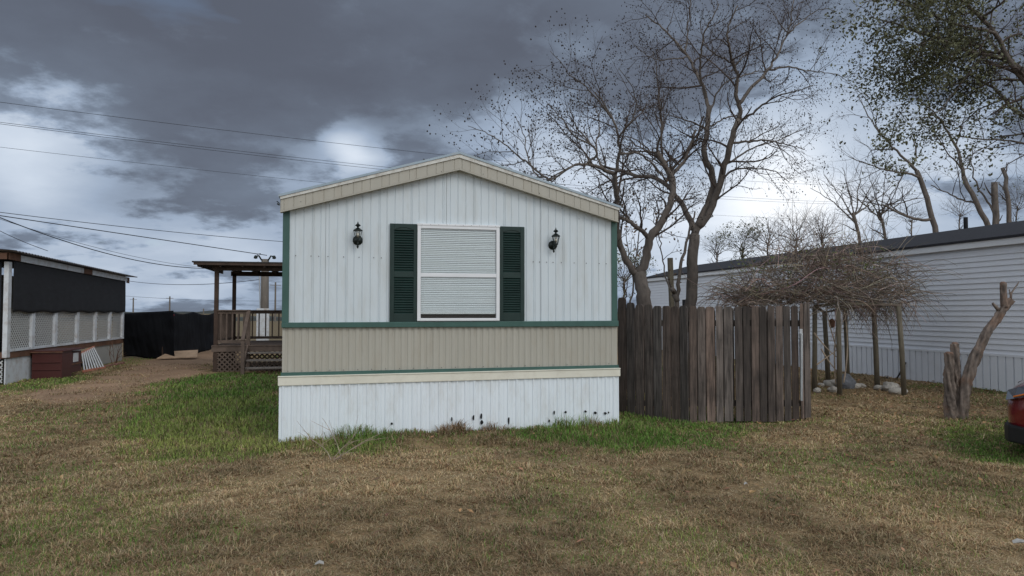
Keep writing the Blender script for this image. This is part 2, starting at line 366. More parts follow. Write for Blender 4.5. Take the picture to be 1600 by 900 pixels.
def height(x, y):
    d = np.hypot(x, y)
    h = (fbm(x * .35, y * .35, 5) - .5) * .10 + (fbm(x * 1.8, y * 1.8, 6) - .5) * .045
    # a low bank runs along the skirting of the white home
    h = h + .07 * np.exp(-((y - 9.0) / .5) ** 2) * ss(x, -.3, .5) * (1 - ss(x, 3.6, 4.2))
    return h * (1 - .6 * ss(d, 20, 60))
# ------------------------------------------------------------------ ground
def axis(lo, hi, st, far):
    a = list(np.arange(lo, hi + 1e-6, st)); s = st
    while a[-1] < far: s *= 1.25; a.append(a[-1] + s)
    s = st; b = [lo]
    while b[-1] > -far: s *= 1.25; b.append(b[-1] - s)
    return np.array(b[1:][::-1] + a)
gx = axis(-16, 17, .14, 4000); gy = axis(2.5, 33, .14, 4000)
X, Y = np.meshgrid(gx, gy, indexing='ij'); Z = height(X, Y)
pm, gm = masks(X, Y)
DRY = np.array([.25, .178, .10]); GRN = np.array([.07, .10, .025]); DRT = np.array([.29, .195, .13]); FLD = np.array([.17, .135, .085])
nz = fbm(X * 1.1, Y * 1.1, 50)[..., None]
gc = DRY * (.75 + .5 * nz) * (1 - gm[..., None]) + GRN * gm[..., None]
farm = ss(np.hypot(X, Y), 26, 38)[..., None]
gc = gc * (1 - farm) + FLD * (.7 + .6 * fbm(X * .05, Y * .012, 51)[..., None]) * farm
leafl = ss(fbm(X * .8, Y * .8, 60), .5, .7) * ss(X, 7, 10) * (1 - farm[..., 0])
gc = gc * (1 - .5 * leafl[..., None]) + np.array([.16, .10, .06]) * .5 * leafl[..., None]
pc = DRT * (.75 + .5 * fbm(X * 1.5, Y * 1.5, 52)[..., None])
gc = gc * (1 - pm[..., None]) + pc * pm[..., None]
nx, ny = X.shape; I = np.arange(nx * ny).reshape(nx, ny)
Q = np.stack([I[:-1, :-1], I[1:, :-1], I[1:, 1:], I[:-1, 1:]], -1).reshape(-1, 4)
pf = (pm.ravel()[Q].mean(1) > .5)
MT['ground'] = mat('ground_soil', (1, 1, 1), .95, var=.3, scale=22, attr=True, bump=1.0, bscale=55, spec=.1)
MT['ground'].node_tree.nodes['Color Ramp'].color_ramp.elements[1].color = (1.35, 1.32, 1.25, 1)
def sub(faces, name):
    u, inv = np.unique(faces, return_inverse=True)
    m = MB(); m.add(np.stack([X.ravel()[u], Y.ravel()[u], Z.ravel()[u]], -1), inv.reshape(-1, 4), gc.reshape(-1, 3)[u])
    o = m.build(name, MT['ground'], smooth=True); o['kind'] = 'structure'; return o
sub(Q[~pf], 'ground'); sub(Q[pf], 'dirt_path')
def gz(x, y): return float(height(np.array([x]), np.array([y]))[0])
# ------------------------------------------------------------------ the white mobile home
VF = 9.36                                   # plane of the front wall
UL, UR = -0.81, 3.655
HV1 = 28.5                                  # back end
def fu(px, py, v=VF): p = on_v(px, py, v); return p[0], p[2]
home = empty('mobile_home', (1.4, 9.4, 0), 'white ribbed metal mobile home with green shutters, beige gable trim and white skirting', 'mobile home')
ridge_u = fu(718, 250)[0]
def rib_prof(u0, u1, kind):
    pts = [(u0, 0.0)]; u = u0 + .03; k = 0
    while u < u1 - .04:
        if kind == 'wall':
            for du, dv in ((0, 0), (.004, .0075), (.009, .0075), (.014, 0)): pts.append((u + du, dv))
            if k % 4 == 3:
                for du, dv in ((.022, 0), (.025, .006), (.029, .006), (.032, 0)): pts.append((u + du, dv))
            u += .104
        elif kind == 'low':
            for du, dv in ((0, 0), (.014, .011), (.03, .011), (.044, 0)): pts.append((u + du, dv))
            u += .083
        elif kind == 'skirt':
            for du, dv in ((0, 0), (.010, -.014), (.026, -.014), (.036, 0), (.06, 0), (.068, .006), (.074, 0)): pts.append((u + du, dv))
            u += .115
        else:
            for du, dv in ((0, 0), (.003, .006), (.007, .006), (.010, 0)): pts.append((u + du, dv))
            u += .118 + .03 * math.sin(k * 2.3)
        k += 1
    pts = [p for p in pts if p[0] < u1 - .001] + [(u1, 0.0)]
    return pts
def sheet(mb, pts, v, zb, zt, cut=None):
    V = []
    for u, d in pts: V += [(u, v + d, zb(u)), (u, v + d, zt(u))]
    n = len(pts); Fs = [(2 * i, 2 * i + 2, 2 * i + 3, 2 * i + 1) for i in range(n - 1)]
    mb.add(V, Fs)
lin = lambda a, b: (lambda u: a[1] + (b[1] - a[1]) * (u - a[0]) / (b[0] - a[0]))
beltb = lin(fu(440, 512), fu(963, 510)); beltt = lin(fu(440, 504), fu(963, 501))
grnb = lin(fu(440, 587.5), fu(965, 575)); grnt = lin(fu(440, 582), fu(965, 570))
bandb = lin(fu(435, 602), fu(966, 587)); bandt = lin(fu(435, 588), fu(966, 575))
fb_l = fu(440, 331, VF - .1); fb_m = fu(718, 265, VF - .1); fb_r = fu(966, 347, VF - .1)
ft_l = fu(438, 311, VF - .1); ft_m = fu(718, 246, VF - .1); ft_r = fu(966, 328, VF - .1)
rt_l = fu(438, 303, VF - .12); rt_m = fu(718, 237, VF - .12); rt_r = fu(968, 321.5, VF - .12)
def gab(l, m, r): return lambda u: (lin(l, m) if u < m[0] else lin(m, r))(u)
fb, ft, rtz = gab(fb_l, fb_m, fb_r), gab(ft_l, ft_m, ft_r), gab(rt_l, rt_m, rt_r)
# body core (side and back walls) with ribbed side sheets
cw = MB(); core_l, core_r = UL + .03, UR - .03
pr = [(core_l, VF + .03, .05), (core_r, VF + .03, .05), (core_r, VF + .03, fb(core_r) + .02), (fb_m[0], VF + .03, fb_m[1] + .02), (core_l, VF + .03, fb(core_l) + .02)]
cw.prism(pr, (0, HV1 - VF - .03, 0)); cw.build('wall_core', MT['siding'], home)
s = MB(); P_ = [p for p in rib_prof(UL, UR, 'wall')]
# insert a vertex at the ridge so the top edge follows the gable
i = next(i for i, p in enumerate(P_) if p[0] > fb_m[0]); P_.insert(i, (fb_m[0], 0.0))
w_l, w_t = fu(652, 351); w_r, w_b = fu(779.5, 501)
sheet(s, P_, VF, beltb, lambda u: fb(u) + .03); s.build('upper_siding', MT['siding'], home)
s = MB(); sheet(s, rib_prof(UL, UR, 'low'), VF - .008, grnb, beltb); s.build('lower_siding', MT['beige'], home)
s = MB(); sheet(s, rib_prof(UL - .028, UR + .0, 'skirt'), VF - .06, lambda u: -.06, bandb)
s.box((UL - .028, VF - .058, -.06), (UL - .023, HV1, bandb(UL) - .01)); s.box((UR - .005, VF - .058, -.06), (UR + .0, HV1, bandb(UR) - .01))
s.build('skirting', MT['skirt'], home)
h = MB()
for (px, py, w_, hh) in [(706, 655, .012, .035), (740, 653, .014, .04), (752, 650, .016, .045), (753, 660, .02, .03), (795, 657, .015, .05), (866, 645, .014, .03), (884, 644, .018, .018), (930, 645, .022, .02), (946, 646, .022, .02), (612, 662, .02, .02), (858, 658, .015, .02), (915, 643, .02, .015), (951, 645, .01, .015)]:
    c = on_v(px, py, VF - .078); a = np.linspace(0, 2 * math.pi, 8)[:-1]
    h = MB(); h.prism([(c[0] + w_ * (.7 + .5 * random.random()) * math.cos(t), c[1], c[2] + hh * (.7 + .5 * random.random()) * math.sin(t)) for t in a], (0, .004, 0)); h.build('rust_hole', MT['dark'], home)
def strip(mb, u0, u1, zb, zt, v0, v1, n=1):
    for k in range(n):
        a = u0 + (u1 - u0) * k / n; b = u0 + (u1 - u0) * (k + 1) / n
        V = [(a, v0, zb(a)), (b, v0, zb(b)), (b, v1, zb(b)), (a, v1, zb(a)), (a, v0, zt(a)), (b, v0, zt(b)), (b, v1, zt(b)), (a, v1, zt(a))]
        mb.add(V, BOXF)
s = MB(); strip(s, UL - .01, UR + .01, beltb, beltt, VF - .045, VF + .02); s.build('belt_trim', MT['green'], home, bevel=.006)
s = MB(); strip(s, UL - .01, UR + .01, grnb, grnt, VF - .04, VF + .02); s.build('base_trim', MT['green'], home)
s = MB(); strip(s, UL - .04, UR + .015, bandb, bandt, VF - .085, VF + .02)
strip(s, UL - .042, UR + .017, lambda u: bandt(u) - .006, lambda u: bandt(u) + .006, VF - .095, VF - .02)
s.build('cream_band', MT['cream'], home, bevel=.004)
for a, b in ((UL - .008, UL + .075), (UR - .078, UR + .003)):
    s = MB(); strip(s, a, b, beltt, lambda u: fb(u) + .01, VF - .02, VF + .06); s.build('corner_trim', MT['green'], home, bevel=.004)
    
s = MB()
for l, r_ in ((ft_l[0], ft_m[0]), (ft_m[0], ft_r[0])):
    strip(s, l, r_, fb, ft, VF - .1, VF + .01)
    strip(s, l, r_, lambda u: fb(u) - .004, lambda u: fb(u) + .012, VF - .112, VF - .09)
s.build('gable_fascia', MT['beige'], home)
s = MB(); pp = rib_prof(ft_l[0] + .01, ft_r[0] - .01, 'fas')
i = next(i for i, p in enumerate(pp) if p[0] > ft_m[0]); pp.insert(i, (ft_m[0], 0.0))
sheet(s, pp, VF - .109, lambda u: fb(u) + .014, lambda u: ft(u) - .002); s.build('fascia_cladding', MT['beige'], home)
s = MB()
for l, r_ in ((rt_l[0], rt_m[0]), (rt_m[0], rt_r[0])):
    strip(s, l, r_, lambda u: ft(u) - .006, lambda u: rtz(u) - .028, VF - .125, VF + .02)
s.build('drip_edge', MT['ltrim'], home)
s = MB()
for l, r_ in ((rt_l[0] - .02, rt_m[0]), (rt_m[0], rt_r[0] + .02)):
    strip(s, l, r_, lambda u: rtz(u) - .03, rtz, VF - .135, HV1 + .1)
for k in range(24):
    v = VF + .2 + k * .8
    for l, r_ in ((rt_l[0] - .01, rt_m[0]), (rt_m[0], rt_r[0] + .01)): strip(s, l, r_, lambda u: rtz(u) - .01, lambda u: rtz(u) + .012, v, v + .03)
s.build('roof', MT['roof'], home)
s = MB()
for px in (462, 486, 498, 512.5, 537, 561, 584, 596, 833, 843, 854, 864, 877, 897, 916, 936, 947):
    py = 399.5 + (px - 462) * .026; c = on_v(px, py, VF - .002)
    s = MB(); s.lathe(c + np.array([0, -.006, 0]), [(.0065, 0), (.0065, .004), (.003, .008)], 6, axis=1); s.build('screw', MT['screw'], home)
for k in range(24):
    px = 450 + k * 21.8; c = on_v(px, 583 - (px - 450) * .0235 - 3, VF - .01); s = MB(); s.lathe(c + np.array([0, -.006, 0]), [(.005, 0), (.005, .006)], 6, axis=1); s.build('screw', MT['screw'], home)
for px, py in ((543, 288), (470, 315), (878, 326), (905, 342), (690, 268), (755, 272), (843, 302), (600, 300)):
    c = on_v(px, py, VF - .114); s = MB(); s.lathe(c, [(.005, 0), (.005, .006)], 6, axis=1); s.build('screw', MT['screw'], home)
for px, lo, hi in ((508, beltt, fb), (697, beltt, fb), (844, beltt, fb)):
    u = fu(px, 450)[0]; s = MB(); top = hi(u) if hi is not fb else fb(u)
    if px == 697: lo = lambda u: w_t + .02
    s.box((u, VF - .011 if hi is beltb else VF - .003, lo(u)), (u + .0022, VF + .01, top)); s.build('panel_seam', MT['screw'], home)
# side windows and door, seen only from the side
for u, vs in ((UR - .03, (13, 17, 22, 26)), (UL + .03, (12.5, 16, 25))):
    for v in vs:
        sgn = 1 if u > 0 else -1
        f = MB(); f.box((u, v, 1.25), (u + sgn * .04, v + .9, 2.35)); fo = f.build('window', MT['vinyl'], home)
        g = MB(); g.box((u + sgn * .03, v + .05, 1.3), (u + sgn * .045, v + .85, 2.3)); g.build('pane', MT['dark'], fo)
d = MB(); d.box((UL + .03, 21.0, .72), (UL - .02, 21.9, 2.7)); do = d.build('door', MT['vinyl'], home)
d = MB(); d.lathe((UL - .02, 21.1, 1.6), [(.015, 0), (.015, -.04), (.03, -.05), (.03, -.08)], 8, axis=0); d.build('handle', MT['galv'], do)

# front window
fr = MB(); v0 = VF - .052
def wz(py): return fu(715, py, v0)[1]
zt_, zb_ = w_t, w_b; zm = (fu(715, 430)[1])
fr.box((w_l, v0, zb_), (w_l + .045, VF + .02, zt_)); fr.box((w_r - .045, v0, zb_), (w_r, VF + .02, zt_))
fr.box((w_l + .045, v0, zt_ - .05), (w_r - .045, VF + .02, zt_)); fr.box((w_l + .045, v0 - .008, zb_), (w_r - .045, VF + .02, zb_ + .035))
fr.box((w_l + .045, v0 + .006, zm - .028), (w_r - .045, VF + .02, zm + .022))
fr.box((w_l - .006, v0 - .006, zt_ - .012), (w_r + .006, VF + .01, zt_ + .012))
win = fr.build('window', MT['vinyl'], home, bevel=.003)
bk = MB(); bk.box((w_l + .02, VF - .010, zb_ + .01), (w_r - .02, VF - .004, zt_ - .02)); bk.build('dark_room', MT['dark'], win)
bz0 = fu(715, 487)[1]
nsl = 46; zz = np.linspace(bz0, zt_ - .055, nsl)
for nm, lo, hi in (('blind', bz0, zt_ - .05),):
    b = MB(); hgt = (zz[1] - zz[0])
    for k, z in enumerate(zz):
        sag = .004 * math.sin(k * 1.7) if k > 3 else 0
        b.add([(w_l + .05, VF - .030, z - hgt * .42), (w_r - .05, VF - .030, z - hgt * .42 + sag * .5), (w_r - .05, VF - .013, z + hgt * .42), (w_l + .05, VF - .013, z + hgt * .42),
               (w_l + .05, VF - .0288, z - hgt * .42), (w_r - .05, VF - .0288, z - hgt * .42 + sag * .5), (w_r - .05, VF - .0118, z + hgt * .42), (w_l + .05, VF - .0118, z + hgt * .42)], BOXF)
    b.box((w_l + .05, VF - .026, bz0 - .03), (w_r - .05, VF - .014, bz0 - .012))
    for q in (.08, .5, .93): u = w_l + (w_r - w_l) * q; b.box((u, VF - .0315, bz0 - .02), (u + .003, VF - .0302, zt_ - .05))
    b.build('blind', MT['blind'], win)
g = MB(); g.box((w_l + .046, v0 + .020, zm + .023), (w_r - .046, v0 + .023, zt_ - .051)); g.build('pane', MT['glass'], win)
g = MB(); g.box((w_l + .046, v0 + .012, zb_ + .036), (w_r - .046, v0 + .015, zm - .029)); g.build('pane', MT['glass'], win)
s = MB()
for k in range(10): s = MB(); s.lathe((w_l + .06 + k * (w_r - w_l - .12) / 9, v0 - .008, zt_ - .0), [(.004, 0), (.004, .004)], 6, axis=1); s.build('screw', MT['screw'], win)
# shutters
for (x0, x1, yt, yb) in ((609.5, 652.5, 349, 503), (780, 819.5, 353.5, 501.5)):
    a, ztp = fu(x0, yt, VF - .03); b_, zbt = fu(x1, yb, VF - .03)
    m = MB(); st = .055; v1 = VF - .034
    zbr = zbt + .13; zmid = zbt + (ztp - zbt) * .48
    m.box((a, v1, zbt), (a + st, VF - .002, ztp)); m.box((b_ - st, v1, zbt), (b_, VF - .002, ztp))
    m.box((a + st, v1, ztp - .085), (b_ - st, VF - .002, ztp)); m.box((a + st, v1, zbt), (b_ - st, VF - .002, zbt + .10)); m.box((a + st, v1, zmid - .035), (b_ - st, VF - .002, zmid + .035))
    # shallow arch in the top rail
    c = (a + b_) / 2; hw = (b_ - a) / 2 - st
    arc = [(c + hw * .9 * t, v1 - .004, ztp - .075 + .03 * (1 - t * t)) for t in np.linspace(-1, 1, 11)]
    m.tube(arc, .005, 5)
    m.box((a + st, VF - .010, zbt + .1), (b_ - st, VF - .004, ztp - .08))
    sh = m.build('shutter', MT['dgreen'], home, bevel=.003)
    l = MB()
    for z0, z1 in ((zbt + .10, zmid - .035), (zmid + .035, ztp - .085)):
        n = int((z1 - z0) / .031)
        for k in range(n):
            z = z0 + (k + .5) * (z1 - z0) / n
            l.add([(a + st, v1 + .002, z - .014), (b_ - st, v1 + .002, z - .014), (b_ - st, VF - .008, z + .012), (a + st, VF - .008, z + .012),
                   (a + st, v1 + .002, z - .008), (b_ - st, v1 + .002, z - .008), (b_ - st, VF - .008, z + .018), (a + st, VF - .008, z + .018)], BOXF)
    l.build('louvers', MT['dgreen'], sh)
# wall lanterns
def lantern(px, py, tilt=0.0):
    c = on_v(px, py, VF); u, z = c[0], c[2]; v = VF
    m = MB()
    m.lathe((u, v + .0, z - .055), [(.064, 0), (.064, -.008), (.052, -.02), (.03, -.03), (.012, -.034)], 20, axis=1)
    m.tube([(u, v - .03, z - .06), (u, v - .07, z - .10), (u, v - .11, z - .085), (u, v - .115, z - .05)], .009, 8)
    m.lathe((u, v - .055, z - .155), [(.001, -.01), (.010, .0), (.016, .02), (.007, .03), (.009, .06), (.006, .09)], 8)
    base = m.build('wall_lantern', MT['black'], home, smooth=False)
    m = MB(); cx_, cv = u + tilt, v - .115; zb2 = z - .045; zt2 = z + .055; rb, rtp = .028, .052
    for k in range(6):
        a = k * math.pi / 3; m.beam((cx_ + rb * math.cos(a), cv + rb * math.sin(a), zb2), (cx_ + rtp * math.cos(a), cv + rtp * math.sin(a), zt2), .006, .006)
    m.lathe((cx_, cv, zb2 - .012), [(.012, -.01), (.034, 0), (.034, .012), (.03, .014)], 6)
    m.lathe((cx_, cv, zt2), [(.056, -.004), (.062, .002), (.058, .010), (.03, .032), (.014, .042), (.010, .050), (.016, .055), (.034, .066), (.036, .072), (.02, .088), (.008, .096), (.006, .112), (.001, .122)], 12)
    m.lathe((cx_, cv, zb2 + .01), [(.010, 0), (.010, .022)], 8)
    m.build('lantern_cage', MT['black'], base)
    b = MB(); b.lathe((cx_, cv, zb2 + .03), [(.009, 0), (.02, .018), (.022, .03), (.012, .045), (.004, .052)], 10); b.build('bulb', MT['bulb'], base, smooth=True)
    g = MB(); g.lathe((cx_, cv, zb2 + .004), [(rb - .004, 0), (rtp - .005, zt2 - zb2 - .006)], 6); g.build('lantern_glass', MT['glass'], base)
lantern(559, 369); lantern(863.5, 377, .012)
# aerial stub at the left eave
s = MB(); p = on_v(437, 318, VF - .05); s.tube([p, p + np.array([-.035, 0, .03])], .006, 5); s.tube([p + np.array([0, 0, -.02]), p + np.array([-.03, 0, .0])], .01, 5); s.build('cable_hook', MT['black'], home)

# ------------------------------------------------------------------ wooden fence with gate
fence = empty('wooden_fence', tuple(at(1100, 655, 10.6) * [1, 1, 0]), 'weathered grey dog eared board fence beside the white mobile home', 'fence')
rng = random.Random(3)
def pickets(name, pts, tops, bots, extra=None):
    """pts: photo x of every board edge with its distance; a board between each pair"""
    m = MB()
    for k in range(len(pts) - 1):
        (xa, Da), (xb, Db) = pts[k], pts[k + 1]
        p = at(xa + .95, 600, Da); q = at(xb - .95, 600, Db); p[2] = q[2] = 0
        e = (q - p); wd = np.linalg.norm(e); e /= wd; nrm = np.array([e[1], -e[0], 0]); off = nrm * rng.uniform(-.006, .008)
        zt = at(xa, tops[k], Da)[2]; zb = at(xa, bots[k], Da)[2] - .03
        p = p + off; q = q + off; c = .18 * wd; dp = rng.uniform(-.006, .006)
        g = rng.choice([.5, .65, .8, 1.0, 1.25, 1.55]); t = rng.uniform(-.06, .14)
        col = np.clip((g * (1 + t), g, g * (1 - t * .6)), 0, 2)
        lean = e * rng.uniform(-.008, .008)
        P = [(p, zb), (q, zb), (q + lean, zt - c * 1.3), (q - e * c * .5 + lean, zt - c * .35), (q - e * c * 1.3 + lean, zt), (p + e * c * 1.3 + lean, zt), (p + e * c * .5 + lean, zt - c * .35), (p + lean, zt - c * 1.3)]
        m.prism([(a[0], a[1], z) for a, z in P], nrm * -.018, col)
    return m.build(name, MT['wood'], fence)
NL = 8
xs = [965 + k * 13.9 for k in range(9)]
ptsL = [(x, 11.35 - (x - 965) * .0085) for x in xs]
pickets('fence_panel', ptsL, [465, 473, 476, 476, 478, 478, 479, 478], [640, 650, 654, 656, 657, 658, 659, 659])
xs = [1076.5, 1090, 1103.5, 1118.5, 1131, 1146]
pickets('fence_panel', [(x, 10.42) for x in xs], [478, 479, 479, 478.5, 479], [661, 660, 656, 657, 655])
xs = [1149, 1162, 1174, 1187, 1199.5, 1212, 1225, 1237, 1249]
gate = pickets('gate', [(x, 10.45 + (x - 1149) * .001) for x in xs], [479, 479, 479, 479, 478, 478, 478, 478], [655, 655, 656, 656, 656, 655, 655, 654])
pickets('corner_board', [(1250.5, 10.55), (1257, 10.55), (1268, 10.60)], [474, 472.5], [651, 650])
m = MB(); a = at(1252.5, 521, 10.5); b = at(1252.5, 626, 10.5); m.tube([a, b], .02, 10); m.build('gate_pole', MT['galv'], gate)
m = MB(); m.box(at(1249.5, 514, 10.51), at(1255.5, 528, 10.50) + np.array([0, .03, 0])); m.build('latch', MT['galv'], gate)
m = MB()
for py in (505, 630):
    for a, b in ((at(968, py, 11.40) , at(1075, py, 10.52)), (at(1077, py, 10.50), at(1250, py, 10.62))): m = MB(); m.beam(a, b, .04, .09); m.build('rail', MT['wood'], fence)
# side run going back from the corner
c0 = at(1262, 600, 10.66); c0[2] = 0
m = MB(); k = 0
for k in range(52):
    v = c0[1] + .05 + k * .145; u = c0[0] - .0 - k * .035; g = rng.choice([.7, .85, 1.0, 1.15]); zt = 1.64 + rng.uniform(-.012, .012) + .004 * k * .5
    m.prism([(u, v, -.03), (u, v + .138, -.03), (u, v + .138, zt - .04), (u, v + .11, zt), (u, v + .03, zt), (u, v, zt - .04)], (.018, 0, 0), (g * 1.05, g, g * .93))
m.build('fence_panel', MT['wood'], fence)

# ------------------------------------------------------------------ long white trailer at the right
UT = 12.97; TV0, TV1 = 3.0, 29.7
tr = empty('white_trailer', (UT + 2, 18, 0), 'long white trailer with horizontal lap siding and dark shingle roof behind the arbour', 'mobile home')
m = MB(); skz = .72
m.box((UT + .05, TV0 + .02, skz), (UT + 4.2, TV1 - .02, 3.08)); m.build('wall', MT['tsiding'], tr)
m = MB(); z = skz
while z < 2.90:       # lap siding courses
    for (a, b, c, d_) in (((UT, TV0), (UT, TV1), 0, 0),):
        m.add([(UT - .012, TV0, z), (UT - .012, TV1, z), (UT + .012, TV1, z + .115), (UT + .012, TV0, z + .115), (UT + .04, TV0, z), (UT + .04, TV1, z), (UT + .04, TV1, z + .115), (UT + .04, TV0, z + .115)],
              [(0, 3, 2, 1), (0, 1, 5, 4), (0, 4, 7, 3), (1, 2, 6, 5), (3, 7, 6, 2)])
    z += .115
m.build('lap_siding', MT['tsiding'], tr)
m = MB(); v = TV0
while v < TV1 - .2:
    for a, b, du in ((0, .15, 0), (.16, .17, .018), (.18, .33, 0), (.335, .345, .018)): m.box((UT - .02 + du, v + a, -.05), (UT + .045, min(v + b, TV1), skz))
    v += .36
m.box((UT - .03, TV0, skz - .02), (UT + .03, TV1, skz + .03)); m.build('skirting', MT['tsiding'], tr)
m = MB(); m.box((UT - .10, TV0 - .2, 2.96), (UT + .04, TV1 + .15, 3.10)); m.build('eave_fascia', MT['vinyl'], tr)
m = MB(); m.prism([(UT - .13, TV0 - .25, 3.09), (UT - .13, TV0 - .25, 3.14), (UT + 2.2, TV0 - .25, 3.72), (UT + 4.6, TV0 - .25, 3.14), (UT + 4.6, TV0 - .25, 3.09)], (0, TV1 - TV0 + .45, 0)); m.build('roof', MT['shingle'], tr)
m = MB(); c = on_u(1509, 353, UT + 2.2); m.lathe((c[0], c[1], 3.5), [(.05, 0), (.05, .5)], 8); m.build('vent_pipe', MT['dark'], tr)
for px in (1074,):
    p = on_u(px, 468, UT - .02); f = MB(); f.box((UT - .03, p[1] - .55, 1.1), (UT + .02, p[1] + .45, 2.15)); fo = f.build('window', MT['vinyl'], tr)
    g = MB(); g.box((UT - .04, p[1] - .5, 1.15), (UT, p[1] + .4, 1.6)); g.build('pane', MT['dark'], fo)
    g = MB(); g.box((UT - .04, p[1] - .5, 1.65), (UT, p[1] + .4, 2.1)); g.build('pane', MT['dark'], fo)
p = [on_u(1415, 566, UT - .04), on_u(1408, 580, UT - .1), on_u(1398, 597, UT - .25), on_u(1385, 601, UT - .3)]
p = [np.array(q) for q in p]; p[-1][2] = .03
m = MB(); m.tube(p, .022, 8); tag(m.build('drain_hose', MT['wire'], None, smooth=True), 'black hose bending down from the white trailer skirting to the ground', 'hose')

# ------------------------------------------------------------------ neighbour with shade cloth porch at the left
UN = -7.37
nb = empty('porch_trailer', (-9.5, 21, 0), 'old white latticed porch with black shade cloth and rusty corrugated roof', 'porch')
def nv(px): return on_u(px, 488, UN)[1]
vn0, vn1 = nv(11) , nv(192)
zr0, zr1 = 2.93, 2.80
m = MB(); m.box((UN - .02, vn0 - .05, .58), (UN + .03, vn1, .72)); m.box((UN - 4.5, vn0 - .05, .58), (UN - .02, vn0, .72)); m.build('floor_beam', MT['rust'], nb)
m = MB(); m.box((UN - .01, vn0, .725), (UN + .05, vn1, .775)); m.build('bottom_rail', MT['wpaint'], nb)
m = MB(); m.box((UN - 4.4, vn0 + .02, .60), (UN - .05, vn1 - .02, .70)); m.build('porch_floor', MT['dwood'], nb)
m = MB(); m.box((UN - 4.5, vn0 + .05, -.03), (UN - 3.0, vn1 + 3, 2.75)); m.build('trailer_wall', MT['post'], nb)
posts = [(5, 17, 2.72), (47, 56, 1.62), (83, 91, 1.62), (117.5, 124, 1.62), (146, 153, 1.62), (169, 176, 1.62), (189, 195, 2.7)]
for a, b, zt in posts:
    va = nv(a); vb = nv(b)
    if a == 5: va, vb = vn0 - .1, vn0 + .06
    m = MB(); m.box((UN - .04, va, .72 if a > 5 else .6), (UN + .055, min(vb, va + .17), zt)); m.build('post', MT['wpaint'], nb, bevel=.006)
def lattice(name, org, du, W_, H_, sp=.075, mt=None, th=.006, bw=.028):
    """diagonal lath panel: org corner, du unit vector along, z up"""
    m = MB(); org = np.array(org, float); du = np.array(du, float); n_ = np.array([du[1], -du[0], 0])
    for sg, off in ((1, 0.0), (-1, .007)):
        k = -H_ if sg == 1 else 0.0
        while k < (W_ if sg == 1 else W_ + H_):
            # line x = k + sg*z
            if sg == 1: z0 = max(0, -k); z1 = min(H_, W_ - k)
            else: z0 = max(0, k - W_); z1 = min(H_, k)
            if z1 - z0 > .03:
                a = org + du * (k + sg * z0) + n_ * off + np.array([0, 0, z0]); b = org + du * (k + sg * z1) + n_ * off + np.array([0, 0, z1])
                m.beam(a, b, th, bw, up=np.cross(n_, (b - a) / np.linalg.norm(b - a)))
            k += sp
    return m.build(name, mt or MT['lattice'], nb if mt is None else deck)
vs = [vn0 + .06] + [nv(b) for _, b, _ in posts[1:-1]] + [vn1]
ve = [nv(a) for a, _, _ in posts[1:]]
for a, b in zip(vs, ve): lattice('lattice_panel', (UN - .01, a, .76), (0, 1, 0), b - a, .9, .105, None, .006, .036)
lattice('lattice_skirt', (UN - .01, nv(150), .0), (0, 1, 0), vn1 - nv(150), .58)
lattice('lattice_skirt', (UN - 1.6, vn0 - .03, .0), (1, 0, 0), 1.55, .58, .1)
m = MB(); m.box((UN - .03, vn0 + .0, -.03), (UN + .0, nv(127), .58)); m.build('skirt_board', MT['wpaint'], nb)
# shade cloths: gently waved sheets with thickness
def cloth(name, org, du, W_, H_, amp, parent, mt, nxn=60, nzn=16, seed=1, th=.004, topf=None, botf=None, fold=1.0):
    org = np.array(org, float); du = np.array(du, float); nn = np.array([du[1], -du[0], 0.])
    s_, t_ = np.meshgrid(np.linspace(0, 1, nxn), np.linspace(0, 1, nzn), indexing='ij')
    zb = np.zeros_like(s_) if botf is None else botf(s_); ztp = np.full_like(s_, H_) if topf is None else topf(s_)
    z = zb + (ztp - zb) * t_
    d = amp * ((fbm(s_ * W_ * 2.2 * fold + t_ * .8 * fold, t_ * 1.1, seed) - .5) * 2 * (1 - .6 * t_) + (fbm(s_ * W_ * 7 + t_ * 2.5, t_ * 1.6, seed + 5) - .5) * .18)
    P = org + du * (s_ * W_)[..., None] + nn * d[..., None]; P[..., 2] += z
    V = np.vstack([P.reshape(-1, 3), (P + nn * th).reshape(-1, 3)]); I = np.arange(nxn * nzn).reshape(nxn, nzn); n = nxn * nzn
    q = np.stack([I[:-1, :-1], I[1:, :-1], I[1:, 1:], I[:-1, 1:]], -1).reshape(-1, 4); q2 = q[:, ::-1] + n
    m = MB(); E = []
    for L_ in (I[:, 0], I[-1, :], I[::-1, -1], I[0, ::-1]):
        for a, b in zip(L_[:-1], L_[1:]): E.append((b, a, a + n, b + n))
    m.add(V, np.vstack([q, q2, E])); return m.build(name, mt, parent, smooth=True)
cloth('shade_cloth', (UN + .075, vn0 + .08, 0), (0, 1, 0), vn1 - vn0 - .1, 2.7, .02, nb, MT['shade'], botf=lambda s: 1.60 - .0 * s + .02 * np.sin(s * 40), topf=lambda s: 2.78 - .08 * s)
cloth('shade_cloth', (UN - 4.3, vn0 - .05, 0), (1, 0, 0), 4.2, 2.7, .02, nb, MT['shade'], botf=lambda s: .73 + 0 * s, topf=lambda s: 2.74 + 0 * s)
m = MB(); a0, a1 = vn0 - .3, vn1 + .3
def rz(v): return zr0 + (zr1 - zr0) * (v - a0) / (a1 - a0)
def fas(mb, va, vb, u0=UN + .10, u1=UN + .13, lo=.17, hi=.03):
    mb.add([(u0, va, rz(va) - lo), (u1, va, rz(va) - lo), (u1, vb, rz(vb) - lo), (u0, vb, rz(vb) - lo), (u0, va, rz(va) - hi), (u1, va, rz(va) - hi), (u1, vb, rz(vb) - hi), (u0, vb, rz(vb) - hi)], BOXF)
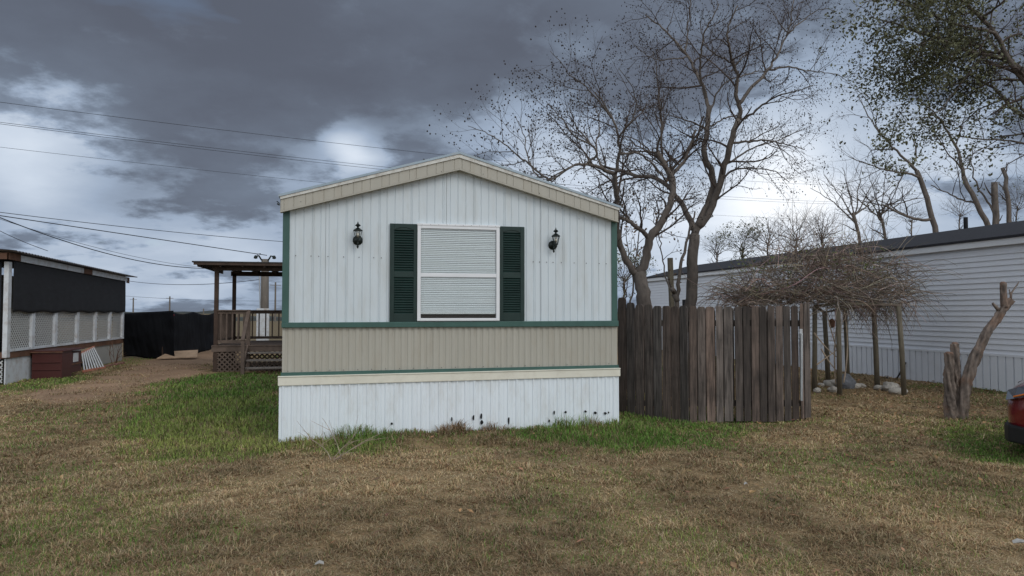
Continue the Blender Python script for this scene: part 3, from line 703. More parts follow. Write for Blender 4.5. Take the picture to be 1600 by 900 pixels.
fas(m, a0 + .6, nv(122) - .0); m.build('fascia', MT['wpaint'], nb); m = MB(); fas(m, nv(135), a1 - .35); m.build('fascia', MT['wpaint'], nb)
m = MB(); fas(m, nv(122), nv(135), UN + .095, UN + .14); m.build('rusty_fascia', MT['rust'], nb); m = MB(); fas(m, a1 - .35, a1 - .1, lo=.22); m.build('rusty_fascia', MT['rust'], nb)
m = MB(); fas(m, a0, a0 + .6, hi=.02); m.box((UN - 4.5, a0, zr0 - .17), (UN + .135, a0 + .04, zr0 - .03)); m.build('rusty_fascia', MT['rust'], nb)
vv = np.arange(a0 - .1, a1 + .15, .02); prof = .014 * np.cos(vv * 2 * math.pi / .16)
V = []
for u, dz in ((UN + .32, 0), (UN - 4.8, .35)):
    for off in (0, .006): V.append(np.stack([np.full_like(vv, u), vv, rz(vv) + prof + dz + off], -1))
n = len(vv); I = np.arange(n - 1); m = MB()
A, B, C, D_ = 0, n, 2 * n, 3 * n
fs = np.vstack([np.stack([A + I, A + I + 1, C + I + 1, C + I], -1), np.stack([B + I, D_ + I, D_ + I + 1, B + I + 1], -1), np.stack([A + I, B + I, B + I + 1, A + I + 1], -1)])
m.add(np.vstack(V), fs); m.build('corrugated_roof', MT['corr'], nb)

# dark red wooden box beside the porch
rb = empty('storage_box', (-6.95, 19.6, 0), 'dark red plywood box with a white panel standing against the latticed porch', 'box')
m = MB(); m.box((-7.30, 18.97, .02), (-6.66, 19.6, .66)); m.box((-7.30, 19.6, .10), (-6.70, 20.35, .62))
m.box((-7.33, 18.94, .66), (-6.62, 20.38, .69)); m.box((-7.28, 18.945, .40), (-6.68, 18.965, .43)); m.box((-7.28, 18.95, .22), (-6.68, 18.968, .25)); m.build('body', MT['redbox'], rb, bevel=.008)
m = MB(); m.box((-6.695, 19.78, .36), (-6.68, 20.1, .58)); m.build('white_panel', MT['wpaint'], rb)
m = MB(); m.box((-7.32, 18.93, .64), (-6.64, 18.95, .665)); m.box((-6.67, 19.62, .30), (-6.655, 20.34, .33)); m.build('trim', MT['rust'], rb)
# white slatted rail leaning against the skirting
ld = empty('slatted_rail', (-6.9, 21.2, 0), 'white slatted rail with orange edges leaning beside the dark red box', 'rail')
A0, A1 = on_u(130, 583, -6.85), on_u(164, 574, -6.75); B0, B1 = on_u(127, 552, -7.2), on_u(147, 542, -7.25)
A0[2] = .04; A1[2] = .03
m = MB(); m.beam(A0, A1, .04, .06); m.beam(B0, B1, .04, .06); m.build('side_rail', MT['orange'], ld)
m = MB()
for k in range(8):
    t = (k + .4) / 8; m.beam(A0 + (A1 - A0) * t, B0 + (B1 - B0) * t, .03, .05)
m.build('slats', MT['ladw'], ld)
# brick edging and small dry plants by the porch
m = MB()
for k in range(12):
    v = 21.6 + k * .24 + rng.uniform(-.02, .02); u = -6.95 + k * .01 + rng.uniform(-.03, .03); m.box((u - .05, v, -.02), (u + .05, v + .2, .055))
tag(m.build('brick_edging', MT['brick'], bevel=.006), 'row of old bricks edging the bed under the latticed porch', 'edging')

# black tarp fence
tp = empty('tarp_fence', (-7.5, 27, 0), 'sagging black tarp hung along a low fence behind the latticed porch', 'fence')
def gp(px, D): p = at(px, 500, D); p[2] = 0; return p
T0, T1, T2 = gp(190, 25.1), gp(262, 24.2), gp(336, 30.5)
for a, b, sd_, tp_ in ((T0, T1, 3, lambda s: 1.56 + .10 * s), (T1, T2, 8, lambda s: 1.66 - .20 * np.abs(np.sin(s * 6.5)) * .5 - .08 * s)):
    e = b - a; W_ = np.linalg.norm(e); e /= W_
    cloth('tarp', a, e, W_ + (.25 if sd_ == 3 else 0), 1.6, .24, tp, MT['tarp'], 90, 22, sd_, topf=tp_, botf=lambda s: .02 + .03 * np.sin(s * 9), fold=.22)
for a in (T0, T1, (T1 + T2) / 2, T2):
    m = MB(); m.tube([a + np.array([-.2, .3, 0]), a + np.array([-.2, .3, 1.35])], .04, 8); m.build('post', MT['dwood'], tp)
p = at(266, 491, 24.6); m = MB(); m.lathe((p[0], p[1], p[2] - .14), [(.02, .06), (.10, .04), (.14, .11), (.09, .17), (.03, .20)], 7)
tag(m.build('red_cloth', mat('red_cloth', (.22, .02, .035), .8)), 'small crumpled red cloth lying on top of the black tarp fence', 'cloth')
p = on_g(281, 561); m = MB(); m.add([(p[0] - .65, p[1] - .35, .03), (p[0] + .6, p[1] - .25, .05), (p[0] + .5, p[1] + .4, .26), (p[0] - .4, p[1] + .35, .22), (p[0] - .65, p[1] - .35, .06), (p[0] + .6, p[1] - .25, .08), (p[0] + .5, p[1] + .4, .29), (p[0] - .4, p[1] + .35, .25)], BOXF)
tag(m.build('plywood_sheet', mat('tan_board', (.42, .29, .19), .8, var=.2)), 'tan board lying on the dirt in front of the black tarp', 'board')

# ------------------------------------------------------------------ deck with roof and steps
deck = empty('porch_deck', (-2.2, 21.5, 0), 'brown wooden porch deck with flat roof, railings and steps beside the white home', 'deck')
uA, uB = -3.49, UL - .04; dv0, dv1 = 20.2, 23.3; fz = .72
m = MB(); m.box((uA - .05, dv0 - .02, fz - .17), (uB, dv0 + .04, fz - .03)); m.box((uA - .05, dv1 - .04, fz - .2), (uB, dv1, fz - .03)); m.box((uA - .05, dv0 + .04, fz - .17), (uA, dv1 - .04, fz - .03)); m.build('deck_frame', MT['deck'], deck)
m = MB(); k = 0; v = dv0 - .04
while v < dv1: m.box((uA - .05, v, fz - .028), (uB, v + .135, fz)); v += .142
m.build('deck_boards', MT['deck'], deck, bevel=.003)
rzf, rzb = 2.80, 2.98
for (u, v, w_, zt) in ((uA, dv0, .10, 2.72), (uA, dv1 - .1, .10, 2.78), (uB - .1, dv0, .1, 2.72), (uB - .1, dv1 - .1, .1, 2.78), ((uA + uB) / 2 + .2, dv1 - .1, .10, fz + .93)):
    m = MB(); m.box((u - .005, v, -.02), (u + w_, v + w_, zt)); m.build('post', MT['dwood'], deck, bevel=.005)
m = MB(); m.box((uA - .5, dv0 - .35, 2.905), (uB + .02, dv1 + .4, 2.94)); m.build('roof_sheet', mat('porch_roof', (.03, .025, .022), .8), deck)
m = MB(); m.box((uA - .05, dv0, 2.72), (uB, dv0 + .1, 2.86)); m.box((uA - .05, dv1 - .1, 2.72), (uB, dv1, 2.86))
for k in range(6):
    u = uA - .38 + k * .55 if k else uA - .38
    m.box((u, dv0 - .3, 2.80), (u + .04, dv1 + .35, 2.902))
m.box((uA - .46, dv0 - .34, 2.84), (uB, dv0 - .30, 2.904)); m.build('rafters', MT['dwood'], deck)
def railing(name, p, q, n=5, z0=fz, post=True):
    p = np.array(p); q = np.array(q); m = MB(); m.beam((*p, z0 + .93), (*q, z0 + .93), .13, .035); m.beam((*p, z0 + .88), (*q, z0 + .88), .04, .08)
    m.build('handrail', MT['deck'], deck, bevel=.003); m = MB(); m.beam((*p, z0 + .1), (*q, z0 + .1), .04, .08); m.build('lower_rail', MT['deck'], deck)
    m = MB()
    for k in range(n):
        t = (k + .5) / n; c = p + (q - p) * t; m.box((c[0] - .018, c[1] - .018, z0 + .08), (c[0] + .018, c[1] + .018, z0 + .88))
    m.build('balusters', MT['deck'], deck)
railing('front', (uA + .1, dv0 + .03), (uA + .82, dv0 + .03), 5)
railing('side', (uA + .03, dv0 + .1), (uA + .03, dv1 - .1), 16)
railing('back', (uA + .1, dv1 - .05), (uB, dv1 - .05), 13)
# stair
su0 = uA + .86
m = MB(); m.box((su0 - .04, dv0 - .0, .0), (su0 + .05, dv0 + .09, fz + .95)); m.build('post', MT['deck'], deck)
m = MB(); m.box((su0 - .04, dv0 - 1.0, .0), (su0 + .05, dv0 - .91, .92)); m.build('post', MT['deck'], deck, bevel=.004)
m = MB(); m.beam((su0, dv0 - 1.0, .88), (su0, dv0 + .08, fz + .93), .09, .04, up=(0, 0, 1)); m.build('stair_handrail', MT['deck'], deck); m = MB(); m.beam((su0, dv0 - .95, .80), (su0, dv0 + .05, fz + .84), .035, .09); m.build('stair_rail', MT['deck'], deck)
m = MB(); m.beam((su0, dv0 - .95, .08), (su0, dv0, fz - .10), .04, .22); m.build('stringer', MT['deck'], deck); m = MB(); m.beam((uB - .05, dv0 - .95, .08), (uB - .05, dv0, fz - .10), .04, .22); m.build('stringer', MT['deck'], deck)
for k in range(3):
    z = fz - .18 * (k + 1); v = dv0 - .3 * (k + 1)
    m = MB(); m.box((su0 + .03, v, z - .04), (uB, v + .29, z)); m.build('step', mat('worn_step', (.20, .175, .155), .85, var=.3, scale=8, stretch=(.6, 8, 8)) if k == 0 else bpy.data.materials['worn_step'], deck, bevel=.005)
lattice('lattice_skirt', (uA + .1, dv0 + .01, .0), (1, 0, 0), .78, fz - .17, .13, MT['deck'], .01, .04)
lattice('lattice_skirt', (su0 + .05, dv0 + .06, .0), (1, 0, 0), uB - su0 - .1, fz - .17, .13, MT['deck'], .01, .04)
lattice('lattice_skirt', (uA - .02, dv0 + .05, .0), (0, 1, 0), dv1 - dv0 - .1, fz - .17, .13, MT['deck'], .01, .04)

# ------------------------------------------------------------------ meter pole, distant poles
pb = at(413, 520, 27.5); pb[2] = 0
mp_ = empty('meter_pole', pb, 'stout wooden service pole with white meter box behind the porch railing', 'utility pole')
m = MB(); zt = at(413, 405, 27.5)[2]; m.tube([pb, pb + [0, 0, zt]], [.17, .14], 12); m.build('pole', MT['polew'], mp_, smooth=True)
m = MB()
for sx in (-1, 1):
    c = pb + [sx * .12, -.1, zt]; m.tube([c + [0, 0, -.05], c + [sx * .1, 0, .12], c + [sx * .2, 0, .10]], .03, 6)
    m.lathe(c + [sx * .22, 0, .0], [(.03, .14), (.07, .08), (.07, .02), (.02, 0)], 8)
m.tube([pb + [-.2, -.1, zt + .1], pb + [-.3, -.1, zt + .18], pb + [-.15, -.1, zt + .2]], .02, 5); m.build('service_head', MT['black'], mp_)
m = MB(); m.box(pb + [-.26, -.32, .25], pb + [.2, -.2, 1.75]); m.build('meter_box', MT['wpaint'], mp_, bevel=.01)
m = MB(); m.tube([pb + [-.14, -.2, 1.7], pb + [-.19, -.2, zt - .5], pb + [-.24, -.15, zt - .1]], .02, 6); m.build('conduit', MT['galv'], mp_)
for i, (px, yt, D, nm) in enumerate([(265, 463, 190, 'tallest thin wooden pole on the far field above the red cloth'), (208, 465, 200, 'thin grey pole on the far field beside the porch corner'), (430, 441, 120, 'slim brown pole on the far field behind the porch railing'),
                       (155, 470, 260, 'faint pole on the far field between the porch lattice and the thin grey pole'), (318, 482, 240, 'short far pole above the right end of the tarp')]):
    b = at(px, 488, D); b[2] = 0; z = at(px, yt, D)[2]; m = MB(); r0 = .16 if D < 150 else .22
    if i == 3: continue
    m.tube([b, (b[0], b[1], z)], [r0, r0 * .8], 8); m.beam((b[0] - .9, b[1], z - .5), (b[0] + .9, b[1], z - .5), .08, .1)
    tag(m.build('utility_pole', MT['polew']), nm, 'utility pole', 'far utility poles')

# ------------------------------------------------------------------ overhead wires
def wire(p0, p1, sag, r, label, n=40):
    p0 = np.array(p0); p1 = np.array(p1); t = np.linspace(0, 1, n)[:, None]; P = p0 + (p1 - p0) * t; P[:, 2] -= (4 * sag * t * (1 - t))[:, 0]
    m = MB(); m.tube(P, r, 5); tag(m.build('overhead_cable', MT['wire'], smooth=True), label, 'cable', 'overhead cables')
def w2(a, b, Da, Db, sag, r, label): # through two photo points, extended beyond
    P, Q_ = at(*a, Da), at(*b, Db); wire(P, Q_, sag, r, label)
w2((-150, 140), (1400, 292), 30, 75, .9, .011, 'highest overhead cable crossing the dark cloud at the left')
w2((-150, 172), (1400, 318), 32, 75, .9, .011, 'second overhead cable from the top, running just above its close twin')
w2((-150, 174), (1400, 320.5), 32, 75, 1.0, .011, 'third overhead cable from the top, the lower of the close pair')
w2((-150, 212), (1400, 346), 33, 75, .9, .009, 'fourth overhead cable from the top, thin, reaching the left eave')
w2((-120, 316), (620, 388), 26, 40, .25, .013, 'overhead cable running just above the porch roof level to the green corner')
w2((-60, 328), (417, 399), 20, 27.5, .0, .014, 'black service cable ending at the top of the meter pole')
w2((-20, 332), (345, 419), 18, 30, .42, .014, 'sagging black cable dropping behind the flat porch roof')
w2((-60, 322), (330, 419), 20, 34, .3, .007, 'faint thin cable just above the sagging black cable')
w2((-30, 345), (75, 392), 18, 19, .05, .008, 'short thin cable dropping to the corrugated roof')
w2((195, 438), (405, 437), 40, 28, .22, .012, 'low cable strung between porch corner and meter pole')
w2((190, 462), (445, 470), 150, 150, .4, .03, 'lowest far cable over the field horizon')

# ------------------------------------------------------------------ far woods line
def woods(name, x0, x1, D, h0, h1, label, seed):
    m = MB(); n = 240; xs = np.linspace(x0, x1, n)
    top = h0 + (h1 - h0) * fbm(xs * .02, xs * 0 + 3, seed, 5)
    top *= .6 + .8 * fbm(xs * .13, xs * 0 + 9, seed + 3, 4)
    f = np.array([at(x, 488, D) for x in xs]); bk = np.array([at(x, 488, D * 1.12) for x in xs])
    mid = (f + bk) / 2; A = f.copy(); A[:, 2] = -1; B = f * .7 + mid * .3; B[:, 2] = top * .7; C = mid.copy(); C[:, 2] = top; E = bk.copy(); E[:, 2] = top * .6; G = bk.copy(); G[:, 2] = -1
    V = np.vstack([A, B, C, E, G]); I = np.arange(n - 1); fs = np.vstack([np.stack([k * n + I, k * n + I + 1, (k + 1) * n + I + 1, (k + 1) * n + I], -1) for k in range(4)])
    m.add(V, fs); tag(m.build(name, MT['far']), label, 'woods', kind='stuff')
woods('distant_woods', -1600, 3200, 800, 1.2, 4.2, 'low dark treeline along the horizon beyond the field', 4)
woods('distant_scrub', -700, 2300, 130, .3, 1.1, 'brownish scrub line across the middle of the field', 14)
# ------------------------------------------------------------------ trees
def batch(mb, paths, radii, k, col=None):
    """paths (N,n,3) and radii (N,n) -> tubes with k sides"""
    P = np.asarray(paths, float); r = np.asarray(radii, float); Nn, n, _ = P.shape
    T = np.empty_like(P); T[:, 1:-1] = P[:, 2:] - P[:, :-2]; T[:, 0] = P[:, 1] - P[:, 0]; T[:, -1] = P[:, -1] - P[:, -2]
    T /= np.maximum(np.linalg.norm(T, axis=2), 1e-9)[..., None]
    m = np.abs(T.mean(1)); ref = np.zeros((Nn, 3)); ref[np.arange(Nn), m.argmin(1)] = 1
    A = np.cross(T, ref[:, None]); A /= np.maximum(np.linalg.norm(A, axis=2), 1e-9)[..., None]; B = np.cross(T, A)
    a = np.arange(k) * 2 * math.pi / k
    V = P[:, :, None] + r[:, :, None, None] * (A[:, :, None] * np.cos(a)[:, None] + B[:, :, None] * np.sin(a)[:, None])
    i = (np.arange(Nn) * n * k)[:, None, None] + (np.arange(n - 1) * k)[None, :, None]; j = np.arange(k)[None, None]; j2 = (j + 1) % k
    Q = np.stack([i + j, i + j2, i + j2 + k, i + j + k], -1).reshape(-1, 4)
    if col is not None and np.ndim(col) == 2: col = np.repeat(col, n * k, axis=0)
    mb.add(V.reshape(-1, 3), {4: Q}, col)
def blobs(mb, C, r, col=None):         # small octahedra
    C = np.asarray(C, float); r = np.asarray(r, float).reshape(-1, 1, 1)
    o = np.array([(1, 0, 0), (-1, 0, 0), (0, 1, 0), (0, -1, 0), (0, 0, 1.2), (0, 0, -1.2)])
    V = (C[:, None] + o * r).reshape(-1, 3); f = np.array([(0, 2, 4), (2, 1, 4), (1, 3, 4), (3, 0, 4), (2, 0, 5), (1, 2, 5), (3, 1, 5), (0, 3, 5)])
    mb.add(V, {3: (f[None] + (np.arange(len(C)) * 6)[:, None, None]).reshape(-1, 3)}, col)
def leaves(mb, C, size, rs, col=None, droop=0.3):   # small folded two-quad leaves
    C = np.asarray(C, float); n = len(C)
    d = rs.normal(size=(n, 3)); d[:, 2] -= droop; d /= np.linalg.norm(d, axis=1)[:, None]
    a = rs.normal(size=(n, 3)); a = np.cross(d, a); a /= np.linalg.norm(a, axis=1)[:, None]; u = np.cross(d, a)
    s = (size * rs.uniform(.6, 1.3, n))[:, None]
    V = np.stack([C, C + d * s * .5 + a * s * .28 + u * s * .06, C + d * s, C + d * s * .5 - a * s * .28 + u * s * .06], 1).reshape(-1, 3)
    I = np.arange(n)[:, None] * 4; mb.add(V, {4: I + np.array([[0, 1, 2, 3]])}, None if col is None else np.repeat(col, 4, axis=0))

class Tree:
    def __init__(s, D, seed, k=1.0):
        s.D = D; s.rs = np.random.RandomState(seed); s.limbs = []; s.ref = []; s.k = k
    def limb(s, pts, r0, r1, dend=0.0, join=True):
        """pts in photo pixels measured on the tree; depth runs from the joint to dend metres off the trunk"""
        pts = np.array(pts, float); d0 = 0.0; rj = None
        if join and s.ref:
            A = np.array(s.ref); h_ = np.hypot(A[:, 0] - pts[0, 0], A[:, 1] - pts[0, 1]); i = np.argmin(h_); d0 = A[i, 2]
            if 1.0 < h_[i] < 25: pts = np.vstack([A[i, :2], pts])
        sl_ = np.concatenate([[0], np.cumsum(np.hypot(*np.diff(pts, axis=0).T))]); sl_ /= sl_[-1]
        n = max(8, int(len(pts) * 3)); t = np.linspace(0, 1, n)
        # smooth the traced line (Catmull-like by resampling and averaging)
        x = np.interp(t, sl_, pts[:, 0]); y = np.interp(t, sl_, pts[:, 1])
        for _ in range(2):
            x[1:-1] = (x[:-2] + 2 * x[1:-1] + x[2:]) / 4; y[1:-1] = (y[:-2] + 2 * y[1:-1] + y[2:]) / 4
        x[1:-1] += s.rs.normal(0, .9, n - 2); y[1:-1] += s.rs.normal(0, .6, n - 2)
        dd = d0 + (dend - d0) * t ** 1.2 + .12 * np.sin(t * 7 + s.rs.rand() * 6) * t
        P = np.array([at(a, b, s.D + c) for a, b, c in zip(x, y, dd)])
        r = r0 + (r1 - r0) * t ** .8
        r = r * (.86 if s.k < 1.3 else .68)
        s.limbs.append((P, r)); s.ref += [(a, b, c) for a, b, c in zip(x, y, dd)]
    def grow(s, P, r, step, length, levels, up=.25, spread=1.0):
        """side branches along one path; returns lists per level"""
        rs = s.rs
        def path(p, d, L_, n, r0, wob):
            pts = [p]; sd_ = L_ / (n - 1); d = d / np.linalg.norm(d)
            for _ in range(n - 1):
                d = d + rs.normal(0, wob, 3); d[2] += up * .12; d /= np.linalg.norm(d); p = p + d * sd_; pts.append(p)
            return np.array(pts), r0 * np.linspace(1, .35, n)
        out = {}
        def side(P, r, step, L_, lv, tmin):
            seg = np.linalg.norm(np.diff(P, axis=0), axis=1); cum = np.concatenate([[0], np.cumsum(seg)]); tot = cum[-1]
            pos = tmin * tot + rs.rand() * step
            sgn = rs.choice([-1, 1])
            while pos <= tot * 1.0:
                i = min(np.searchsorted(cum, pos) - 1, len(seg) - 1); i = max(i, 0); f = (pos - cum[i]) / seg[i]
                p = P[i] + (P[i + 1] - P[i]) * f; t = P[i + 1] - P[i]; t /= np.linalg.norm(t); rr = r[i] + (r[min(i + 1, len(r) - 1)] - r[i]) * f
                a = rs.normal(size=3); a = np.cross(t, a); a /= np.linalg.norm(a)
                if a @ np.array([cy_, -sy, 0]) * sgn < 0: a = -a
                sgn = -sgn
                ang = rs.uniform(.55, 1.15); d = t * math.cos(ang) + a * math.sin(ang) * spread; d[2] += up * .6
                frac = 1 - .45 * pos / tot
                l = L_ * rs.uniform(.6, 1.25) * frac; n = 6 if lv == 0 else (5 if lv == 1 else 4)
                r0 = min(rr * .6, [.024, .0085, .0042, .004][lv] * s.k)
                q, qr = path(p, d, l, n, r0, .20)
                out.setdefault(lv, []).append((q, qr))
                if lv + 1 < levels: side(q, qr, step * [.62, .55, .6][min(lv, 2)], L_ * [.52, .48, .5][min(lv, 2)], lv + 1, .15)
                pos += step * rs.uniform(.6, 1.4)
        side(P, r, step, length, 0, .22); return out
    def finish(s, label, group=None, step=.42, length=1.3, levels=3, pods=.9, leaf=0, up=.25, name='bare_tree', leafmat='leafg', leafsize=.05, skip=0, rmin=.0, podr=.016, leafprob=None, kbark='bark'):
        b0 = s.limbs[0][0][0].copy(); b0[2] = 0
        t = empty(name, b0, label, 'tree', group)
        m = MB()
        for i, (P, r) in enumerate(s.limbs):
            k = 10 if r[0] > .08 else 7
            if i == 0: r = r.copy(); r[0] *= 1.35; r[1] *= 1.08
            # fine wobble on the surface of thick limbs
            m.tube(P, r, k)
        m.build('trunk', MT[kbark], t, smooth=True)
        lv = {}
        for i, (P, r) in enumerate(s.limbs):
            if i < skip: continue
            for k, v in s.grow(P, r, step, length, levels, up).items(): lv.setdefault(k, []).extend(v)
            # the tip goes on as a fine branch
        m = MB(); ends = []
        for k, v in lv.items():
            batch(m, [a for a, _ in v], [b for _, b in v], [6, 4, 3, 3][k])
            if k >= levels - 2: ends += [p for a, _ in v for p in a[-2:]]
        m.build('crown', MT['twig'], t)
        E = np.array(ends)
        if pods:
            c = E[s.rs.rand(len(E)) < pods]; c = c + s.rs.normal(0, .02, c.shape); c[:, 2] -= .02
            m = MB(); blobs(m, c, podr * s.rs.uniform(.6, 1.3, len(c))); m.build('seed_pods', MT['berry'], t)
        if leaf:
            w_ = np.ones(len(E)) if leafprob is None else leafprob(E)
            idx = s.rs.rand(len(E)) < w_; c = np.repeat(E[idx], leaf, axis=0); c = c + s.rs.normal(0, .07, c.shape)
            if len(c):
                m = MB(); g = s.rs.uniform(.6, 1.4, (len(c), 1)) * np.array([[1, 1, 1]]); leaves(m, c, leafsize, s.rs, g); m.build('foliage', MT[leafmat], t)
        return t
def c7(*p): return [(700 + x / 1.875, y / 1.875) for x, y in p]
def c2(*p): return [(950 + x / 3.4605, y / 3.4605) for x, y in p]
def c1(*p): return [(700 + x / 3.215, 200 + y / 3.215) for x, y in p]
# right-hand tree of the pair
T = Tree(15.2, 11)
T.limb([(1081, 520), (1080, 478)] + c7((716, 830), (716, 760), (722, 690)), .15, .13, 0)
T.limb(c7((722, 690), (742, 640), (762, 600), (776, 550), (776, 505), (752, 465), (744, 440), (758, 400), (760, 340), (766, 310)), .10, .06, .3)
T.limb(c2((545, 620), (540, 560), (510, 460), (470, 380), (425, 290), (380, 240), (330, 190), (270, 130), (200, 80)), .055, .016, 1.2)
T.limb(c2((540, 540), (500, 430), (495, 340), (510, 250), (515, 180), (560, 100), (600, 20)), .04, .012, -.6)
T.limb(c2((425, 290), (430, 200), (425, 140), (445, 60), (450, -60)), .026, .01, 1.6)
T.limb(c2((400, 315), (330, 320), (260, 330), (200, 290), (140, 240)), .022, .006, .4)
T.limb(c7((730, 668), (760, 640), (790, 555), (815, 470), (835, 400), (850, 350)), .10, .065, -.4)
T.limb(c2((715, 625), (715, 570), (690, 530), (695, 470), (710, 420), (680, 350), (655, 250), (640, 190), (660, 110), (700, 30)), .06, .014, -1.2)
T.limb(c2((680, 345), (610, 310), (545, 270), (510, 220)), .025, .008, -1.6)
T.limb(c2((700, 340), (760, 280), (800, 220), (850, 170)), .022, .007, -.6)
T.limb(c2((720, 560), (760, 490), (820, 430), (880, 370), (930, 270), (965, 195), (990, 110), (1005, 0)), .05, .012, .6)
T.limb(c2((965, 195), (1010, 145), (1080, 90), (1150, 40), (1230, 60)), .024, .006, .9)
T.limb(c2((965, 180), (930, 130), (890, 70), (860, 20)), .018, .006, .2)
T.limb(c2((880, 385), (940, 360), (1000, 360), (1060, 385), (1140, 385), (1240, 400), (1300, 440)), .03, .006, 1.6)
T.limb(c2((730, 410), (800, 385), (860, 380)), .02, .012, .2)
T.limb(c2((735, 650), (790, 600), (860, 545), (940, 510), (1030, 490), (1110, 460)), .035, .008, -1.4)
T.limb(c2((690, 770), (740, 770), (840, 755), (920, 770), (1000, 790), (1060, 810)), .035, .008, -.8)
T.limb(c2((640, 890), (700, 850), (760, 810), (830, 780), (900, 770), (980, 730), (1060, 700)), .03, .007, 1.0)
T.limb(c7((790, 560), (815, 505), (850, 495), (900, 492), (960, 500), (1000, 535)), .035, .008, .5)
T.limb(c2((530, 700), (500, 680), (430, 650), (370, 635), (320, 620)), .028, .009, -1.0)
T.limb(c2((560, 590), (600, 490), (640, 440), (690, 420)), .028, .014, .8)
T.limb(c2((550, 690), (620, 640), (700, 625)), .022, .016, .4)
T.limb(c7((716, 668), (695, 615), (665, 570), (640, 540), (600, 515), (545, 518), (510, 500), (450, 490), (380, 478), (330, 505), (290, 530)), .085, .016, 1.6)
T.limb(c7((640, 540), (650, 505), (690, 460), (718, 430), (740, 370), (750, 340)), .045, .02, .8)
T.limb(c7((650, 510), (610, 455), (560, 415), (530, 400), (480, 395)), .035, .010, 2.0)
T.limb(c7((640, 500), (622, 440), (625, 395), (622, 330), (615, 270), (612, 200), (600, 150)), .04, .008, 1.0)
T.limb(c7((775, 640), (770, 600), (780, 575)), .02, .008, .1)
T.finish('right tree of the bare pair behind the fence, upright and forking, with seed pods', 'bare seed pod trees behind the fence', step=.22, length=1.3, levels=3, pods=.42, skip=2, podr=.0135)
# left-hand tree of the pair
T = Tree(14.3, 23)
T.limb([(1012, 530), (1007, 478)] + c1((985, 840), (968, 780), (960, 730)), .20, .15, 0)
T.limb(c1((960, 740), (985, 680), (1005, 600), (1015, 550), (1070, 480), (1115, 390), (1130, 330), (1135, 270), (1115, 230), (1080, 170), (1050, 120)), .12, .06, .4)
T.limb(c1((1120, 240), (1190, 170), (1220, 90), (1245, 10)), .05, .03, .9)
T.limb(c1((1050, 130), (1060, 80), (1075, 20), (1075, -60), (1065, -150)), .035, .012, -.3)
T.limb(c1((1050, 130), (980, 110), (920, 70), (880, 40)), .03, .01, 1.3)
T.limb(c1((1005, 560), (980, 520), (930, 480), (870, 450)), .06, .045, -.5)
T.limb(c1((940, 740), (900, 680), (870, 610), (850, 530), (848, 440), (850, 350), (835, 270), (832, 230)), .085, .055, -.8)
T.limb(c1((835, 240), (850, 180), (865, 100), (850, 30), (835, -40), (790, -110), (740, -180)), .045, .012, -1.6)
T.limb(c1((832, 230), (780, 205), (700, 180), (640, 180), (580, 220), (520, 260)), .05, .012, -2.2)
T.limb(c1((700, 175), (760, 130), (720, 80), (670, 30), (640, -20), (610, -100)), .03, .008, -1.8)
T.limb(c1((780, 205), (750, 150), (740, 100), (760, 20), (760, -60), (730, -130)), .028, .008, .4)
T.limb(c1((520, 275), (470, 230), (400, 180), (330, 120), (260, 60), (190, 20), (100, -10)), .026, .005, -3.0)
T.limb(c1((465, 260), (420, 200), (395, 130), (385, 60), (370, 0), (340, -60)), .022, .006, -1.6)
T.limb(c1((580, 225), (500, 270), (430, 300), (360, 300)), .022, .008, -.9)
T.limb(c1((870, 130), (960, 120), (1040, 190), (1100, 270)), .026, .018, -.2)
T.limb(c7((480, 345), (440, 290), (400, 250), (350, 215), (320, 170), (300, 150)), .022, .005, -2.2)
T.limb(c7((500, 400), (545, 345), (555, 300), (540, 250), (500, 200)), .02, .006, -2.0)
T.limb(c7((430, 430), (370, 400), (330, 345), (290, 300)), .022, .006, -2.6)
T.finish('left tree of the bare pair behind the fence, leaning low forked trunk with twiggy crown', 'bare seed pod trees behind the fence', step=.21, length=1.25, levels=3, pods=.42, skip=1, podr=.0135)
# thin stems round the pair
T = Tree(14.8, 31, .8)
T.limb([(1058, 520), (1058, 478)] + c1((1150, 860), (1160, 740), (1180, 640), (1205, 570), (1215, 500), (1240, 420)), .075, .02, .2)
T.limb(c1((1150, 860), (1128, 810)), .07, .06, 0)
T.limb(c1((1150, 850), (1110, 800), (1090, 740), (1075, 640), (1070, 560), (1030, 470), (1050, 350), (1100, 320)), .022, .008, .5)
T.finish('slender crooked tree between the bare pair, with a few brown leaves', None, step=.35, length=.8, levels=2, pods=.0, leaf=1, leafmat='deadleaf', leafsize=.07, skip=1)
T = Tree(15.8, 37, .7)
T.limb([(982, 510), (985, 470)] + c1((930, 800), (935, 700), (950, 600), (965, 480), (990, 350), (995, 260)), .03, .008, .3)
T.limb(c1((930, 780), (900, 600), (890, 500), (905, 400)), .02, .006, -.3)
T.limb(c1((940, 640), (1010, 560), (1060, 500), (1120, 420)), .016, .006, .3)
T.finish('thin sapling beside the leaning trunk with sparse brown leaves', None, step=.3, length=.7, levels=2, pods=0, leaf=1, leafmat='deadleaf', leafsize=.08)
# square post standing behind the fence between the trees
m = MB(); p = at(1047, 403, 17.0); q = at(1053, 470, 17.0); q[2] = 0; m.beam(q, p, .10, .10, up=(0, 1, 0)); tag(m.build('wooden_post', MT['post']), 'short square topped post standing between the bare trees', 'post')

